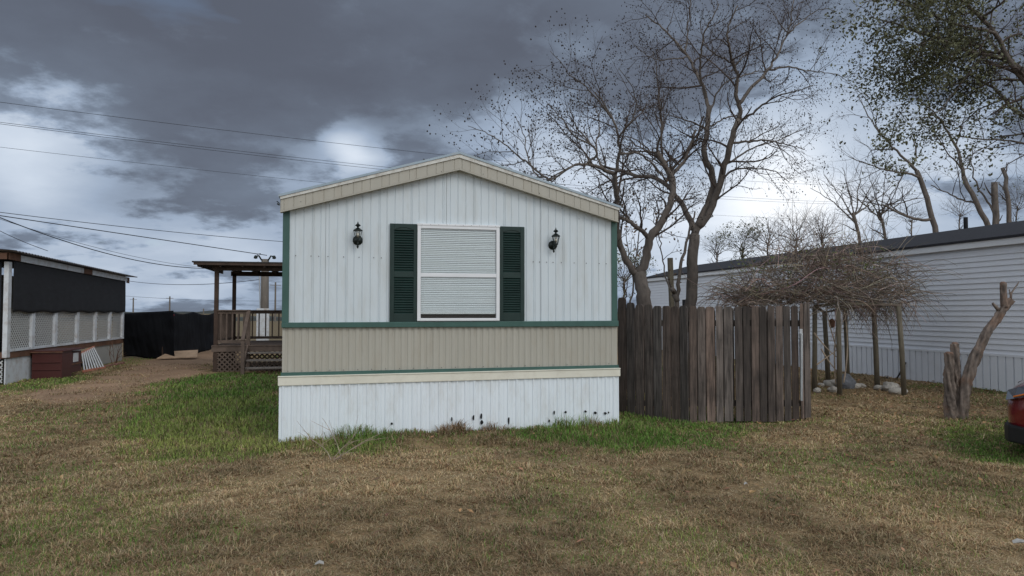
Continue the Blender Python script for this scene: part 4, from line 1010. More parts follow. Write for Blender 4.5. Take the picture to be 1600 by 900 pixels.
# trees beyond the trailer
def c8(*p): return [(1250 + x / 2.2514, y / 2.25) for x, y in p]
T = Tree(28, 41, 1.5)
T.limb([(1470, 480)] + c8((480, 815), (458, 740), (440, 660), (410, 600)), .20, .13, 0)
T.limb(c8((410, 600), (350, 540), (300, 490), (255, 430), (230, 390), (205, 340)), .09, .02, .8)
T.limb(c8((430, 630), (370, 605), (300, 600), (230, 575), (170, 550)), .08, .018, -.8)
T.limb(c8((462, 775), (400, 770), (340, 745), (290, 720)), .10, .05, -.4)
T.limb(c8((400, 590), (410, 530), (390, 470)), .06, .02, .5)
T.limb(c8((340, 720), (390, 700), (440, 695)), .04, .02, .5)
def lp(E):
    x, y = to_px(E[:, 0], E[:, 1], E[:, 2]); return np.where((np.hypot(x - 1400, (y - 235)) < 38), .8, .02)
T.finish('leaning bare tree rising behind the white trailer roof with a patch of green leaves', 'trees beyond the white trailer', step=.5, length=2.4, levels=3, pods=0, leaf=5, leafprob=lp, leafsize=.13, skip=1)
T = Tree(31, 43, 1.6)
T.limb([(1560, 480)] + c8((668, 810), (655, 780), (610, 690), (575, 620)), .22, .14, 0)
T.limb(c8((575, 620), (560, 540), (520, 460), (480, 400), (410, 350)), .12, .03, .6)
T.limb(c8((575, 600), (520, 540), (480, 480), (460, 430)), .06, .02, -.8)
T.limb(c8((640, 720), (560, 700), (500, 670), (460, 650)), .08, .03, 1)
T.limb(c8((590, 600), (610, 540), (600, 500)), .05, .02, .3)
T.finish('second leaning tree behind the trailer roof, right of the first', 'trees beyond the white trailer', step=.5, length=2.4, levels=3, pods=0, leaf=2, leafprob=lambda E: .12 + 0 * E[:, 0], leafsize=.14, skip=1)
T = Tree(27, 47, 1.4)
T.limb([(1557, 480)] + c8((690, 790), (686, 700), (684, 640)), .20, .16, 0)
T.limb([(1575, 480)] + c8((737, 780), (738, 720), (725, 640), (712, 590)), .18, .10, .3, join=False)
T.limb(c8((686, 740), (650, 700), (610, 620), (600, 560)), .07, .03, .3)
T.limb(c8((738, 700), (700, 640)), .05, .03, .3)
T.finish('pollarded tree of thick cut stems at the right end of the trailer roof', 'trees beyond the white trailer', step=1.3, length=1.0, levels=2, pods=0)
for i, (bx, by, D, sd_, sc, lab) in enumerate([(1345, 372, 27, 51, 1.0, 'small bare tree above the roof left of the leaning tree'), (1385, 370, 30, 52, .8, 'slim bare tree between the small bare tree and the leaning tree')]):
    T = Tree(D, sd_, 1.3)
    T.limb([(bx, 480), (bx, by), (bx - 12, by - 40)], .12, .08, 0)
    for k in range(6):
        a = -1.0 + k * .38; L_ = 75 * sc
        T.limb([(bx - 8, by - 25 - k * 2), (bx - 10 + L_ * .5 * math.sin(a), by - 35 - L_ * .5 * math.cos(a)), (bx - 10 + L_ * math.sin(a) * 1.1, by - 38 - L_ * math.cos(a))], .05, .012, rng.uniform(-1, 1))
    T.finish(lab, 'trees beyond the white trailer', step=.42, length=1.6, levels=3, pods=0)
bush = [(1160, 395, 44, 34, 'leftmost shrubby bare tree over the trailer roof'), (1200, 385, 42, 44, 'rounded bare tree over the middle of the trailer roof'), (1245, 380, 40, 46, 'rounded twiggy tree right of the first rounded one'), (1285, 375, 38, 40, 'twiggy tree just behind the top of the vine'), (1425, 350, 60, 30, 'pale distant tree between the two leaning trees'), (1500, 340, 62, 34, 'pale distant tree left of the vent pipe'), (1590, 330, 60, 40, 'pale green distant tree at the far right end of the roof'), (975, 440, 40, 40, 'low leafy shrub beside the green house corner'), (1120, 400, 46, 22, 'small shrub tree just right of the bare pair')]
for i, (bx, by, D, hh, lab) in enumerate(bush):
    T = Tree(D, 60 + i, D / 22)
    T.limb([(bx, 485), (bx, by), (bx, by - 6)], .12, .08, 0)
    n = 9
    for k in range(n):
        a = -1.25 + k * 2.5 / (n - 1); L_ = hh * rng.uniform(.8, 1.1)
        T.limb([(bx, by - 3 + abs(a) * 2), (bx + L_ * .5 * math.sin(a), by - 5 - L_ * .5 * math.cos(a)), (bx + L_ * math.sin(a), by - 5 - L_ * .9 * math.cos(a))], .04, .012, rng.uniform(-1.5, 1.5))
    T.finish(lab, 'small trees beyond the white trailer', step=.32, length=1.5, levels=2 if D > 50 else 3, pods=0, leaf=2 if i in (0, 6, 7) else 0, leafprob=lambda E: .3 + 0 * E[:, 0], leafsize=.12)

# leafy tree overhanging from the right
T = Tree(11.0, 71, 1.1)
b = at(1850, 488, 11.0)
T.limb([(1830, 640), (1820, 500), (1790, 380), (1740, 280), (1690, 200)], .26, .17, 0)
T.limb([(1690, 205)] + c8((788, 290), (740, 225), (700, 130), (640, 60), (580, 10), (500, -60)), .08, .02, -.4)
T.limb([(1690, 205)] + c8((788, 250), (730, 210), (640, 190), (560, 170), (480, 130), (400, 110), (330, 80), (250, 60)), .07, .012, .5)
T.limb([(1700, 220)] + c8((788, 415), (730, 370), (690, 310), (640, 290), (560, 230), (480, 215), (400, 230)), .05, .010, 1.0)
T.limb([(1720, 260)] + c8((788, 500), (700, 490), (640, 490), (560, 480)), .035, .01, .3)
T.limb(c8((700, 120), (640, 100), (560, 90), (480, 60), (400, 20), (320, -10), (220, 10)), .03, .008, -.8)
T.limb(c8((560, 170), (500, 220), (430, 260), (360, 300), (300, 320)), .022, .006, 1.0)
T.limb(c8((640, 190), (600, 250), (540, 330), (480, 400), (420, 420)), .022, .006, .2)
T.limb(c8((640, 60), (700, 20), (760, -40)), .03, .01, -1)
T.limb(c8((480, 130), (420, 160), (340, 180), (270, 190)), .018, .005, .4)
T.limb(c8((740, 225), (700, 180), (660, 130), (600, 110)), .03, .01, .9)
def lp2(E):
    x, y = to_px(E[:, 0], E[:, 1], E[:, 2]); w_ = np.zeros(len(x))
    for cx_, cy2, rr, a in ((1400, 20, 75, .9), (1480, 50, 85, 1), (1450, 115, 75, 1), (1390, 130, 50, .8), (1520, 120, 60, .5), (1420, 200, 60, .5), (1560, 190, 50, .35), (1345, 25, 40, .7), (1590, 30, 60, .35), (1500, 210, 50, .3)):
        w_ = np.maximum(w_, a * np.exp(-((x - cx_) ** 2 + (y - cy2) ** 2) / rr ** 2))
    return np.where(x > 1640, .45, w_ * .85)
T.finish('leafy tree reaching in over the top right corner with dark olive leaves', None, name='leafy_tree', step=.19, length=1.1, levels=3, pods=0, leaf=7, leafprob=lp2, leafsize=.055, skip=1, up=.0)

# ------------------------------------------------------------------ arbour with dry vines
ab = empty('vine_arbour', at(1360, 610, 14.5) * [1, 1, 0], 'open arbour of leaning grey posts and thin beams under the dry vines', 'arbour')
tops = []
for (xt, yt, xb, yb, w_) in ((1309, 474, 1312, 615, .10), (1404, 476, 1413, 617, .10), (1365, 479, 1371, 606, .11), (1320, 482, 1325, 598, .10), (1288, 488, 1294, 596, .11), (1273, 478, 1272, 610, .10)):
    b = on_g(xb, yb); D = 1.6 / (yb - 488) * F; t = at(xt, yt, D); b[2] = -.05; m = MB(); m.tube([b, (b + t) / 2 + [.008, 0, 0], t], [w_ * .5, w_ * .48, w_ * .46], 9); m.build('post', MT['post'], ab, smooth=True); tops.append(t)
m = MB()
for a, b in ((0, 1), (0, 5), (3, 2), (4, 3), (2, 1), (5, 4)): m.beam(tops[a] + [0, 0, .0], tops[b] + [0, 0, .0], .05, .04)
m.build('beams', MT['post'], ab)
rs = np.random.RandomState(5)
vr = empty('dry_vine', at(1290, 600, 14.8) * [1, 1, 0], 'tangled leafless brown vine heaped over the arbour beside the fence', 'vine')
def vine_paths(n, cx, cyy, rx, ry, D0, dD, Lm, nn=9):
    out = []
    for _ in range(n):
        while True:
            a, b = rs.uniform(-1, 1, 2)
            if a * a + b * b < 1.15 and rs.rand() < (1 - .35 * (a * a + b * b)) * float(ss(fbm(np.array([cx * .03 + a * 3.1]), np.array([b * 2.2 + cyy]), 7), .36, .56)[0]) + .06: break
        p = at(cx + a * rx, cyy + b * ry, D0 + dD * rs.uniform(-1, 1))
        th = rs.uniform(0, 2 * math.pi); d = np.array([math.cos(th), math.sin(th), rs.normal(.15, .35)]); d /= np.linalg.norm(d)
        L_ = Lm * rs.uniform(.5, 1.5); pts = []
        for k in range(nn):
            pts.append(p); d = d + rs.normal(0, .16, 3); d[2] -= .05 * k / 2; d /= np.linalg.norm(d); p = p + d * L_ / nn
        out.append(pts)
    return np.array(out)
m = MB()
def cols(n): g = np.where(rs.rand(n, 1) < .28, rs.uniform(1.1, 1.7, (n, 1)), rs.uniform(.3, .9, (n, 1))); return g * np.array([[1, .95, .92]]) * (1 + rs.normal(0, .06, (n, 3)))
for n, cx, cyy, rx, ry, D0, dD, Lm, r_ in ((430, 1290, 442, 145, 40, 14.9, 1.1, 1.1, .0062), (520, 1225, 460, 115, 16, 14.7, 1.0, .9, .0065), (420, 1350, 460, 80, 22, 14.8, 1.0, .9, .006), (160, 1295, 405, 65, 28, 14.8, .8, 1.1, .0055), (260, 1330, 430, 90, 26, 14.8, .8, 1.1, .006), (300, 1170, 470, 45, 10, 14.8, .9, .6, .006)):
    P = vine_paths(n, cx, cyy, rx, ry, D0, dD, Lm); q = rs.uniform(.6, 1.5, (n, 1)) * r_ * np.linspace(1.1, .4, 9)[None]; batch(m, P, q, 3, cols(n))
# upright arching shoots
def shoots(n, x0, x1, y0, y1, up, L_, r_):
    out = []
    for _ in range(n):
        p = at(rs.uniform(x0, x1), rs.uniform(y0, y1), 14.8 + rs.uniform(-.9, .9)); th = rs.uniform(0, 6.28); d = np.array([math.cos(th) * .6, math.sin(th) * .6, up]); d /= np.linalg.norm(d); pts = []
        l = L_ * rs.uniform(.6, 1.3)
        for k in range(9): pts.append(p); d = d + rs.normal(0, .07, 3); d[2] -= .10 if up > 0 else 0.0; d /= np.linalg.norm(d); p = p + d * l / 9
        out.append(pts)
    batch(m, np.array(out), rs.uniform(.7, 1.3, (n, 1)) * r_ * np.linspace(1.1, .35, 9)[None], 3, cols(n))
shoots(160, 1200, 1370, 400, 440, 1.7, 1.35, .0055); shoots(70, 1150, 1230, 440, 470, 1.3, .7, .005); shoots(60, 1340, 1420, 440, 470, .9, .9, .005)
shoots(150, 1325, 1410, 465, 480, -1.0, .7, .0045); shoots(50, 1330, 1440, 470, 480, -.8, .7, .004)
m.build('stems', MT['vine'], vr)
m = MB()   # climbing stems down the posts
for (a, b, c) in (((1306, 600), (1300, 540), (1312, 478)), ((1318, 598), (1330, 540), (1318, 480)), ((1283, 545), (1300, 575), (1314, 585)), ((1272, 520), (1290, 545), (1310, 560)), ((1313, 560), (1298, 520), (1290, 480)), ((1276, 570), (1290, 560), (1310, 545))):
    P = np.array([at(*(np.array(a) * (1 - t) ** 2 + 2 * np.array(b) * t * (1 - t) + np.array(c) * t * t), 14.1) for t in np.linspace(0, 1, 9)]); m.tube(P, [.016 - .001 * k for k in range(9)], 6, (1.3, 1.25, 1.15))
m.build('climbing_stems', MT['vine'], vr)
E = vine_paths(60, 1190, 430, 55, 30, 14.7, .7, .3)[:, 4]; E2 = vine_paths(70, 1330, 415, 80, 30, 14.7, .7, .3)[:, 4]
C = np.repeat(np.vstack([E, E2]), 5, axis=0); C = C + rs.normal(0, .05, C.shape); g = rs.uniform(.7, 2.0, (len(C), 1)) * np.array([[1.1, 1.2, .9]]); m = MB(); leaves(m, C, .06, rs, g); m.build('remaining_leaves', MT['leafg'], vr)
p = at(1300, 505, 14.6); m = MB(); m.lathe((p[0], p[1], p[2] - .09), [(.02, 0), (.06, .02), (.065, .13), (.03, .17), (.005, .19)], 10); m.tube([p + [0, 0, .09], p + [0, 0, .33]], .004, 4); tag(m.build('hanging_pot', MT['rust']), 'small rusty pot hanging under the arbour', 'hanging pot')
# rocks
def rock(px, py, sx, sy_, sz, mt, label, grp):
    b = on_g(px, py); import bmesh
    bm = bmesh.new(); bmesh.ops.create_icosphere(bm, subdivisions=3, radius=1.0); r1 = np.random.RandomState(int(px * 3 + py))
    o1, o2 = r1.rand(2) * 50
    for v in bm.verts:
        c = v.co; f = .72 + .6 * float(fbm(np.array([c.x * 1.3 + o1 + c.z]), np.array([c.y * 1.3 + o2 - c.z]), 2)[0]); f = round(f * 7) / 7 * .5 + f * .5
        v.co = Vector((c.x * sx * f, c.y * sy_ * f, c.z * sz * f + sz * .45))
    me = bpy.data.meshes.new('rock'); bm.to_mesh(me); bm.free(); me.materials.append(mt); o = bpy.data.objects.new('rock', me); COL.objects.link(o); o.location = b; o.rotation_euler[2] = r1.rand() * 6
    tag(o, label, 'rock', grp)
G = 'pale rocks under the arbour'; W = 'small white rock on the ground under the vine arbour'
for px, py, s_, W in ((1277, 612, .09, 'small white rock nearest the corner of the board fence'), (1283, 603, .08, 'smallest white rock, just behind the one at the fence corner'), (1302, 611, .11, 'white rock in front of the long white rock by the front arbour post'), (1337, 606, .12, 'white rock just right of the blue grey rock'), (1346, 605, .09, 'little white rock at the right end of the row beside the blue grey rock'), (1374, 608, .10, 'white rock at the foot of the middle arbour post')): rock(px, py, s_, s_ * .8, s_ * .6, MT['rock'], W, G)
rock(1302, 603, .20, .14, .10, MT['rock'], 'long white rock behind the front post of the arbour', G)
rock(1323, 606, .21, .17, .19, MT['rockg'], 'large blue grey rock between the arbour posts', G)
rock(1391, 609, .26, .16, .11, MT['rock'], 'broad pale rock in front of the right arbour post', G)
rock(1402, 614, .18, .12, .08, MT['rock'], 'flat pale rock against the foot of the right arbour post', G)

# ------------------------------------------------------------------ cut tree stump with leaning stem
def bumpy(m, pts, rad, k=30, n=70, seed=0, amp=.14):
    pts = np.array(pts, float); sl_ = np.linspace(0, 1, len(pts)); t = np.linspace(0, 1, n)
    P = np.stack([np.interp(t, sl_, pts[:, i]) for i in range(3)], -1)
    for _ in range(2): P[1:-1] = (P[:-2] + 2 * P[1:-1] + P[2:]) / 4
    r = np.interp(t, np.linspace(0, 1, len(rad)), rad); base = m.n; m.tube(P, r, k)
    V = m.v[-1].reshape(n, k, 3); a = np.arange(k) * 2 * math.pi / k
    for i in range(n):
        f = 1 + amp * 2 * (fbm(np.cos(a) * 1.6 + 7, np.sin(a) * 1.6 + t[i] * 9 + seed, seed) - .5) + amp * .8 * np.sin(a * 5 + i * .25)
        f = f - amp * 1.1 * np.abs(fbm(np.cos(a) * 5 + 3, np.sin(a) * 5 + t[i] * 22 + seed, seed + 9, 3) - .5) * 2
        V[i] = P[i] + (V[i] - P[i]) * f[:, None]
    m.v[-1] = V.reshape(-1, 3)
D = 10.65
st = empty('cut_tree', at(1495, 655, D) * [1, 1, 0], 'lopped grey tree with two short stubs and one long leaning stem before the white trailer', 'tree')
m = MB()
g0 = at(1496, 655, D); 
def A_(px, py, d=0): return at(px, py, D + d)
bumpy(m, [A_(1487, 662), A_(1485, 630), A_(1483, 590), A_(1483, 552)], [.092, .075, .064, .058], seed=1, amp=.3)
bumpy(m, [A_(1491, 660, .05), A_(1493, 620, .08), A_(1494, 580, .1), A_(1492, 537, .12)], [.09, .068, .062, .052], seed=2, amp=.3)
bumpy(m, [A_(1499, 662), A_(1503, 630), A_(1510, 595), A_(1525, 555), A_(1545, 515), A_(1565, 487), A_(1580, 468)], [.105, .082, .072, .066, .062, .058, .048], n=110, seed=3, amp=.28)
bumpy(m, [A_(1570, 481), A_(1568, 462), A_(1567, 442)], [.05, .045, .043], seed=4, n=10)
m.tube([A_(1560, 484), A_(1552, 475), A_(1551, 473)], [.03, .02, .015], 7); m.tube([A_(1579, 470), A_(1580, 458), A_(1590, 444), A_(1592, 440)], [.02, .014, .01, .006], 6); m.tube([A_(1580, 466), A_(1577, 452)], [.014, .008], 5)
m.tube([A_(1492, 610), A_(1496, 592), A_(1496, 588)], [.02, .014, .01], 6)
m.build('trunk', MT['cut'], st, smooth=True)
m = MB()
for px, py, r in ((1567, 441.5, .036), (1483, 551, .055), (1492, 536, .045)): m = MB(); p = A_(px, py); m.lathe(p, [(r, -.01), (r * .9, .006), (r * .4, .014)], 10); m.build('cut_face', MT['rawwood'], st)

# ------------------------------------------------------------------ red car, only its front corner in the frame
car = empty('red_car', (0, 0, 0), 'dark red car with dark headlight at the right edge of the lawn', 'car')
import bmesh
CLn, HW = 4.45, .91
stn = [ # x from nose, half width, sill z, shoulder z, top z (hood or roof), top half width
 (0.00, .50, .34, .58, .66, .40), (.06, .66, .26, .66, .76, .50), (.22, .80, .22, .78, .86, .62), (.45, .87, .22, .86, .93, .70), (.85, .90, .24, .93, 1.00, .72), (1.25, .91, .22, .97, 1.06, .74),
 (1.45, .91, .22, .99, 1.20, .70), (1.95, .91, .22, 1.01, 1.52, .62), (2.5, .91, .22, 1.02, 1.62, .60), (3.2, .91, .22, 1.03, 1.60, .60), (3.8, .90, .24, 1.04, 1.48, .58), (4.2, .87, .28, 1.04, 1.15, .60), (4.40, .80, .34, .95, 1.0, .62), (4.45, .70, .42, .80, .86, .6)]
V = []; K = 14
for x, hw, zs, zh, zt, tw in stn:
    mid = (zs + zh) / 2
    half = [(0, zs), (hw * .7, zs), (hw * .95, zs + .04), (hw, mid), (hw * .985, zh - .06), (hw * .93, zh), (tw, zt - (zt - zh) * .12), (tw * .6, zt), (0, zt + .01)]
    ring = half + [(-a, b) for a, b in half[1:-1][::-1]]
    V += [(x, a, b) for a, b in ring]
K = len(ring); n = len(stn); Fq = [(i * K + j, i * K + (j + 1) % K, (i + 1) * K + (j + 1) % K, (i + 1) * K + j) for i in range(n - 1) for j in range(K)]
m = MB(); m.add(V, {4: Fq, K: [list(range(K))[::-1], [(n - 1) * K + j for j in range(K)]]}); body = m.build('body', MT['carpaint'], car, smooth=True)
sbs = body.modifiers.new('s', 'SUBSURF'); sbs.levels = 2; sbs.render_levels = 2
m = MB(); V = []
for x, hw, zt in ((-.012, .50, .36), (.04, .68, .37), (.20, .825, .36), (.42, .885, .32), (.50, .90, .27)): V += [(x, s_ * hw, z) for s_, z in ((1, .18), (1, zt), (-1, zt), (-1, .18))]
n = 5; m.add(V, {4: [(i * 4 + j, i * 4 + (j + 1) % 4, i * 4 + 4 + (j + 1) % 4, i * 4 + 4 + j) for i in range(n - 1) for j in range(4)] + [(3, 2, 1, 0)]}); m.build('bumper_lip', MT['plastic'], car, bevel=.02)
m = MB(); m.box((.0, -.30, .46), (.08, .30, .60)); m.build('grille', MT['plastic'], car, bevel=.03)
for s_ in (1, -1):
    a0 = np.array([(.055, s_ * .56, .74), (.16, s_ * .72, .79), (.34, s_ * .845, .84), (.56, s_ * .895, .89)])
    a1 = a0 + np.array([[-.02, s_ * .03, -.11], [-.03, s_ * .06, -.12], [0, s_ * .045, -.10], [.0, s_ * .01, -.03]])
    m = MB(); o_ = np.array([-.02, s_ * .02, .0])
    V = np.vstack([a0 + o_, a1 + o_, a0 - o_ * 2, a1 - o_ * 2]); m.add(V, [(i, i + 1, 5 + i, 4 + i) for i in range(3)] + [(8 + i, 12 + i, 13 + i, 9 + i) for i in range(3)] + [(i, 8 + i, 9 + i, i + 1) for i in range(3)] + [(4 + i, 5 + i, 13 + i, 12 + i) for i in range(3)] + [(0, 4, 12, 8), (3, 11, 15, 7)])
    hl = m.build('headlight', MT['clearlens'], car, smooth=False)
    am = MB(); am.tube([a1[1] + o_ * 1.2 + [0, 0, .02], a1[2] + o_ * 1.2 + [0, 0, .025], a1[3] + o_ * 1.2 + [0, 0, .0]], [.008, .011, .005], 8); am.build('turn_signal', MT['amber'], hl)
for wx in (.93, 3.6):
    for s_ in (1, -1):
        m = MB(); m.lathe((wx, s_ * .80, .36), [(.43, -.02), (.44, .11), (.40, .125), (.36, .12), (.34, -.02)], 30, axis=1); m.build('wheel_arch', MT['plastic'], car)
        y0 = s_ * .80; m = MB(); m.lathe((wx, y0, .34), [(.20, -.1), (.32, -.1), (.345, -.06), (.345, .06), (.32, .11), (.22, .115)], 30, axis=1); wh = m.build('wheel', MT['tyre'], car, smooth=True)
        m = MB(); m.lathe((wx, y0, .34), [(.22, s_ * .10), (.21, s_ * .07), (.06, s_ * .08), (.03, s_ * .10)], 20, axis=1)
        for q in range(5): a = q * 2 * math.pi / 5; m.beam((wx, y0 + s_ * .1, .34), (wx + .21 * math.cos(a), y0 + s_ * .1, .34 + .21 * math.sin(a)), .02, .05, up=(0, 1, 0))
        m.build('rim', MT['galv'], wh)
for s_ in (1, -1):
    m = MB(); m.prism([(1.55, s_ * .80, 1.06), (3.7, s_ * .80, 1.07), (3.5, s_ * .66, 1.45), (2.0, s_ * .66, 1.47)], (0, s_ * .05, 0)); m.build('side_window', MT['plastic'], car)
m = MB(); m.prism([(1.32, -.62, 1.10), (1.32, .62, 1.10), (1.90, .52, 1.52), (1.90, -.52, 1.52)], (-.03, 0, .03)); m.build('windscreen', MT['plastic'], car)
cp_ = at(1562, 640, 7.9); th = -YAW - math.radians(40)
car.rotation_euler[2] = th; car.location = (cp_[0] + .56, cp_[1] + .38, 0)

# ------------------------------------------------------------------ small things on the lawn
def twigs_obj(name, px, py, n, L_, label, cat, seed, up=1.0, r=.005, mt='vine'):
    r1 = np.random.RandomState(seed); b = on_g(px, py); m = MB(); out = []
    for i in range(n):
        p = b + [r1.normal(0, .03), r1.normal(0, .03), 0]; a = r1.uniform(0, 6.28); d = np.array([math.cos(a), math.sin(a) * .6, up * r1.uniform(.5, 1.5)]); d /= np.linalg.norm(d); l = L_ * r1.uniform(.5, 1.1); pts = []
        for k in range(7):
            pts.append(p); d = d + r1.normal(0, .12, 3); d /= np.linalg.norm(d); p = p + d * l / 7
        out.append(np.array(pts))
        for q in (2, 3, 4):
            p = pts[q]; d2 = d + r1.normal(0, .5, 3); d2 /= np.linalg.norm(d2); out.append(np.array([p + d2 * l * .07 * k for k in range(7)]))
    rr = np.array([np.linspace(1, .35, 7) * r * (1 if i % 4 == 0 else .55) for i in range(len(out))]); batch(m, np.array(out), rr, 5, np.tile([[1.1, 1.05, 1.0]], (len(out), 1)))
    return tag(m.build(name, MT[mt]), label, cat)
twigs_obj('dead_branch', 525, 718, 5, .62, 'pale dead branch sticking out of the grass below the left end of the skirting', 'branch', 3, r=.0055)
twigs_obj('dry_weed', 40, 592, 6, .9, 'tall dry weed at the left end of the dark red box', 'weed', 5, up=2, r=.01, mt='twig')
twigs_obj('dry_weed', 180, 570, 5, 1.0, 'thin dry stem by the brick edging at the porch corner', 'weed', 6, up=2.2, r=.01, mt='rust')
def flat_bits(name, P, size, mt, seed, label, cat, kind=None, colf=None, thick=0):
    r1 = np.random.RandomState(seed); m = MB(); P = np.array(P); n = len(P); a = r1.uniform(0, 6.28, n)
    e = np.stack([np.cos(a), np.sin(a), r1.normal(0, .25, n)], -1); f = np.stack([-np.sin(a), np.cos(a), r1.normal(0, .25, n)], -1); s = size * r1.uniform(.6, 1.4, n)[:, None]
    V = np.stack([P - e * s, P + f * s * .5 + [0, 0, .006], P + e * s, P - f * s * .5 + [0, 0, .004]], 1).reshape(-1, 3)
    col = np.repeat(r1.uniform(.5, 1.9, (n, 1)) * (1 + r1.normal(0, .08, (n, 3))), 4, axis=0); m.add(V, {4: np.arange(n * 4).reshape(-1, 4)}, col)
    o = m.build(name, mt); return tag(o, label, cat, kind=kind)
r1 = np.random.RandomState(77)
P = []
while len(P) < 5200:
    x, y = r1.uniform(-8, 16), r1.uniform(3.0, 20)
    px, py = to_px(np.array([x]), np.array([y])); px, py = px[0], py[0]
    w_ = .10 + .9 * math.exp(-((px - 1420) / 230) ** 2 - ((py - 640) / 55) ** 2) + (.25 if px > 1050 else 0)
    if r1.rand() > w_ or (UL - .1 < x < UR + .1 and y > VF - .1) or x > UT - .05: continue
    P.append((x, y, gz(x, y) + r1.uniform(.01, .04)))
flat_bits('fallen_leaves', P, .030, MT['deadleaf'], 9, 'scattered dry brown fallen leaves on the lawn', 'leaves', 'stuff')
for i, (px, py, s_, lab) in enumerate([(1165, 757, .022, 'white scrap on the dry lawn in front of the fence'), (1592, 848, .05, 'long white scrap at the bottom right edge of the lawn'), (499, 882, .028, 'white scrap near the bottom of the lawn below the left shutter')]):
    c = on_g(px, py, .03); m = MB(); a = rng.uniform(-.4, .4); ca, sa = math.cos(a), math.sin(a)
    q = [(-s_, -s_ * .2, 0), (0, -s_ * .35, .01), (s_, -s_ * .15, .0), (s_ * .9, s_ * .25, .012), (0, s_ * .3, .022), (-s_ * .8, s_ * .25, .008)]
    m.prism([c + np.array([x * ca - y * sa, x * sa + y * ca, z]) for x, y, z in q], (0, 0, .004)); tag(m.build('paper_scrap', MT['paper']), lab, 'litter', 'white scraps on the lawn')

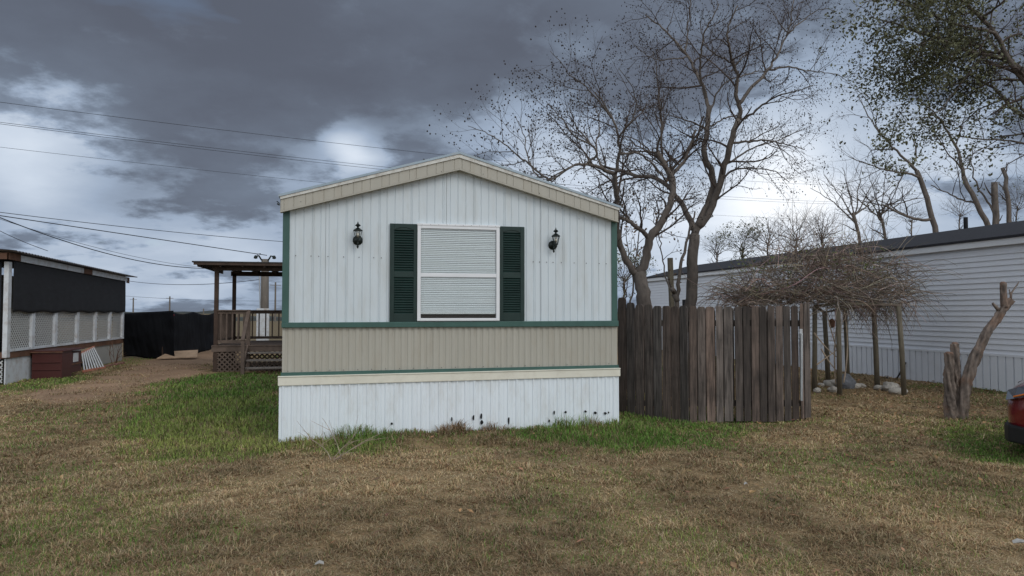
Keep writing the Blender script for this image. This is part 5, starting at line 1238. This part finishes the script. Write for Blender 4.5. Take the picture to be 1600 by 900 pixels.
# ------------------------------------------------------------------ grass
def blades(name, n, dmin, dmax, seed, label, cat, mode):
    r1 = np.random.RandomState(seed)
    t = r1.rand(n); D_ = dmin * (dmax / dmin) ** (t ** .9) if mode != 'tall' else r1.uniform(dmin, dmax, n); lat = r1.uniform(-1.0, 1.0, n) * D_ * .86
    x = D_ * sy + lat * cy_; y = D_ * cy_ - lat * sy
    p_, g_ = masks(x, y)
    ok = ~((x > UL - .04) & (x < UR + .0) & (y > VF - .07)) & (x < UT - .03) & ~((x < UN) & (y > 17.5))
    ok &= ~((x > uA - .05) & (x < UL) & (y > dv0 - .9) & (y < dv1)); ok &= ~((x > -7.35) & (x < -6.65) & (y > 18.95) & (y < 20.4))
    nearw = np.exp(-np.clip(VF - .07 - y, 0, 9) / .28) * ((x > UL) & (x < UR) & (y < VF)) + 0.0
    fx, fy = at(965, 500, 11.35)[:2], at(1268, 500, 10.6)[:2]
    ok &= r1.rand(n) > p_ * (.6 + .4 * ss(fbm(x * 1.6, y * 1.6, 91), .35, .6))
    # sparse leafy ground under the arbour
    ua = np.exp(-(((x - 9.0) / 3.0) ** 2 + ((y - 13) / 3.0) ** 2)); ok &= r1.rand(n) > ua * .8
    if mode == 'green': ok &= r1.rand(n) < g_ * 1.1
    else: ok &= r1.rand(n) > g_ * .75
    x, y, g_, nearw, D_ = x[ok], y[ok], g_[ok], nearw[ok], D_[ok]; n = len(x); z = height(x, y)
    px, py = to_px(x, y)
    clump = fbm(x * 5, y * 5, 80); patch = fbm(x * .9, y * .9, 81)
    a = r1.uniform(0, 6.283, n) + 2.0 * (fbm(x * 1.3, y * 1.3, 84) - .5); w_ = .0019 * np.clip(D_ / 5.0, 1, 4)
    if mode == 'green':
        gb = np.clip(np.exp(-((px - 545) / 65) ** 2) * 1.1 + np.exp(-((px - 890) / 55) ** 2) + .15, 0, 1.1)
        lush = np.exp(-((px - 400) / 230) ** 2 - ((py - 640) / 60) ** 2) + np.exp(-((px - 960) / 120) ** 2 - ((py - 680) / 30) ** 2) * .8
        h = (.05 + .09 * clump) * (.55 + .75 * np.clip(lush, 0, 1)) * r1.uniform(.6, 1.3, n) + nearw * .20 * ss(clump, .38, .6) * gb; tilt = r1.uniform(.1, .8, n)
        base = np.array([.09, .195, .032]); yel = np.array([.27, .30, .085]); dry = np.array([.19, .15, .09])
        f = np.clip(ss(patch, .35, .75) * .7 + r1.normal(0, .15, n), 0, 1)[:, None]
        yl = np.exp(-((px - 330) / 110) ** 2 - ((py - 690) / 40) ** 2)[:, None]; f = np.clip(f + .6 * yl, 0, 1)
        c = base * (1 - f) + yel * f; k = (r1.rand(n) < .22)[:, None]; c = np.where(k, dry, c)
    else:
        h = (.010 + .052 * ss(clump, .25, .8)) * r1.uniform(.5, 1.5, n) + nearw * .17 * ss(clump, .35, .6) * (.2 + .8 * np.exp(-((px - 770) / 80) ** 2) + .7 * np.exp(-((px - 950) / 25) ** 2) + .5 * ss(fbm(x * 3, y * 0, 96), .5, .7)); tilt = r1.uniform(.5, 1.45, n) * (1 - .6 * nearw)
        base = np.array([.40, .285, .16]); gry = np.array([.46, .37, .235]); grn = np.array([.15, .155, .06]); red = np.array([.28, .16, .095])
        q = r1.rand(n)[:, None]; c = np.where(q < .45, base, np.where(q < .68, gry, np.where(q < .83, grn, red)))
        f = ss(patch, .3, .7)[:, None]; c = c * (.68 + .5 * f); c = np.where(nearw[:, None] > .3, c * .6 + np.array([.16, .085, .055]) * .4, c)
    c = c * r1.uniform(.6, 1.35, (n, 1)); L_ = h / np.maximum(np.cos(tilt), .35)
    if mode == 'dry':
        st_ = r1.rand(n) < .10; c = np.where(st_[:, None], np.array([.52, .42, .27]) * r1.uniform(.7, 1.15, (n, 1)), c); tilt = np.where(st_, r1.uniform(1.15, 1.5, n), tilt); L_ = np.where(st_, r1.uniform(.03, .09, n), L_)
    d = np.stack([np.cos(a) * np.sin(tilt), np.sin(a) * np.sin(tilt), np.cos(tilt)], -1); sdv = np.stack([-np.sin(a), np.cos(a), 0 * a], -1) * w_[:, None]
    # turn blade faces by a random angle
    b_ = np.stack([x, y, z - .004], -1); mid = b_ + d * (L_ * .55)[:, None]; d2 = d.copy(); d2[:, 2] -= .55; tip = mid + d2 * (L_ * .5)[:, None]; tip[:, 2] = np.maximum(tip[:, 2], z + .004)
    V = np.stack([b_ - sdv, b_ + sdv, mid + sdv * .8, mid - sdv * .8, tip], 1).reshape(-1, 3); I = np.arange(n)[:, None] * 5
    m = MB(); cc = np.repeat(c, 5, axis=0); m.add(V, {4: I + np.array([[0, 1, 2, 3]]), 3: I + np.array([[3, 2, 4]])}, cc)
    return tag(m.build(name, MT['blade']), label, cat, kind='stuff')
blades('dry_grass', 800000, 3.4, 22, 1, 'short brown and grey dry grass covering the lawn', 'grass', 'dry')
blades('green_grass', 520000, 3.4, 26, 2, 'green grass in patches beside the house and fence', 'grass', 'green')
print('verts', sum(len(o.data.vertices) for o in bpy.data.objects if o.type == 'MESH'))
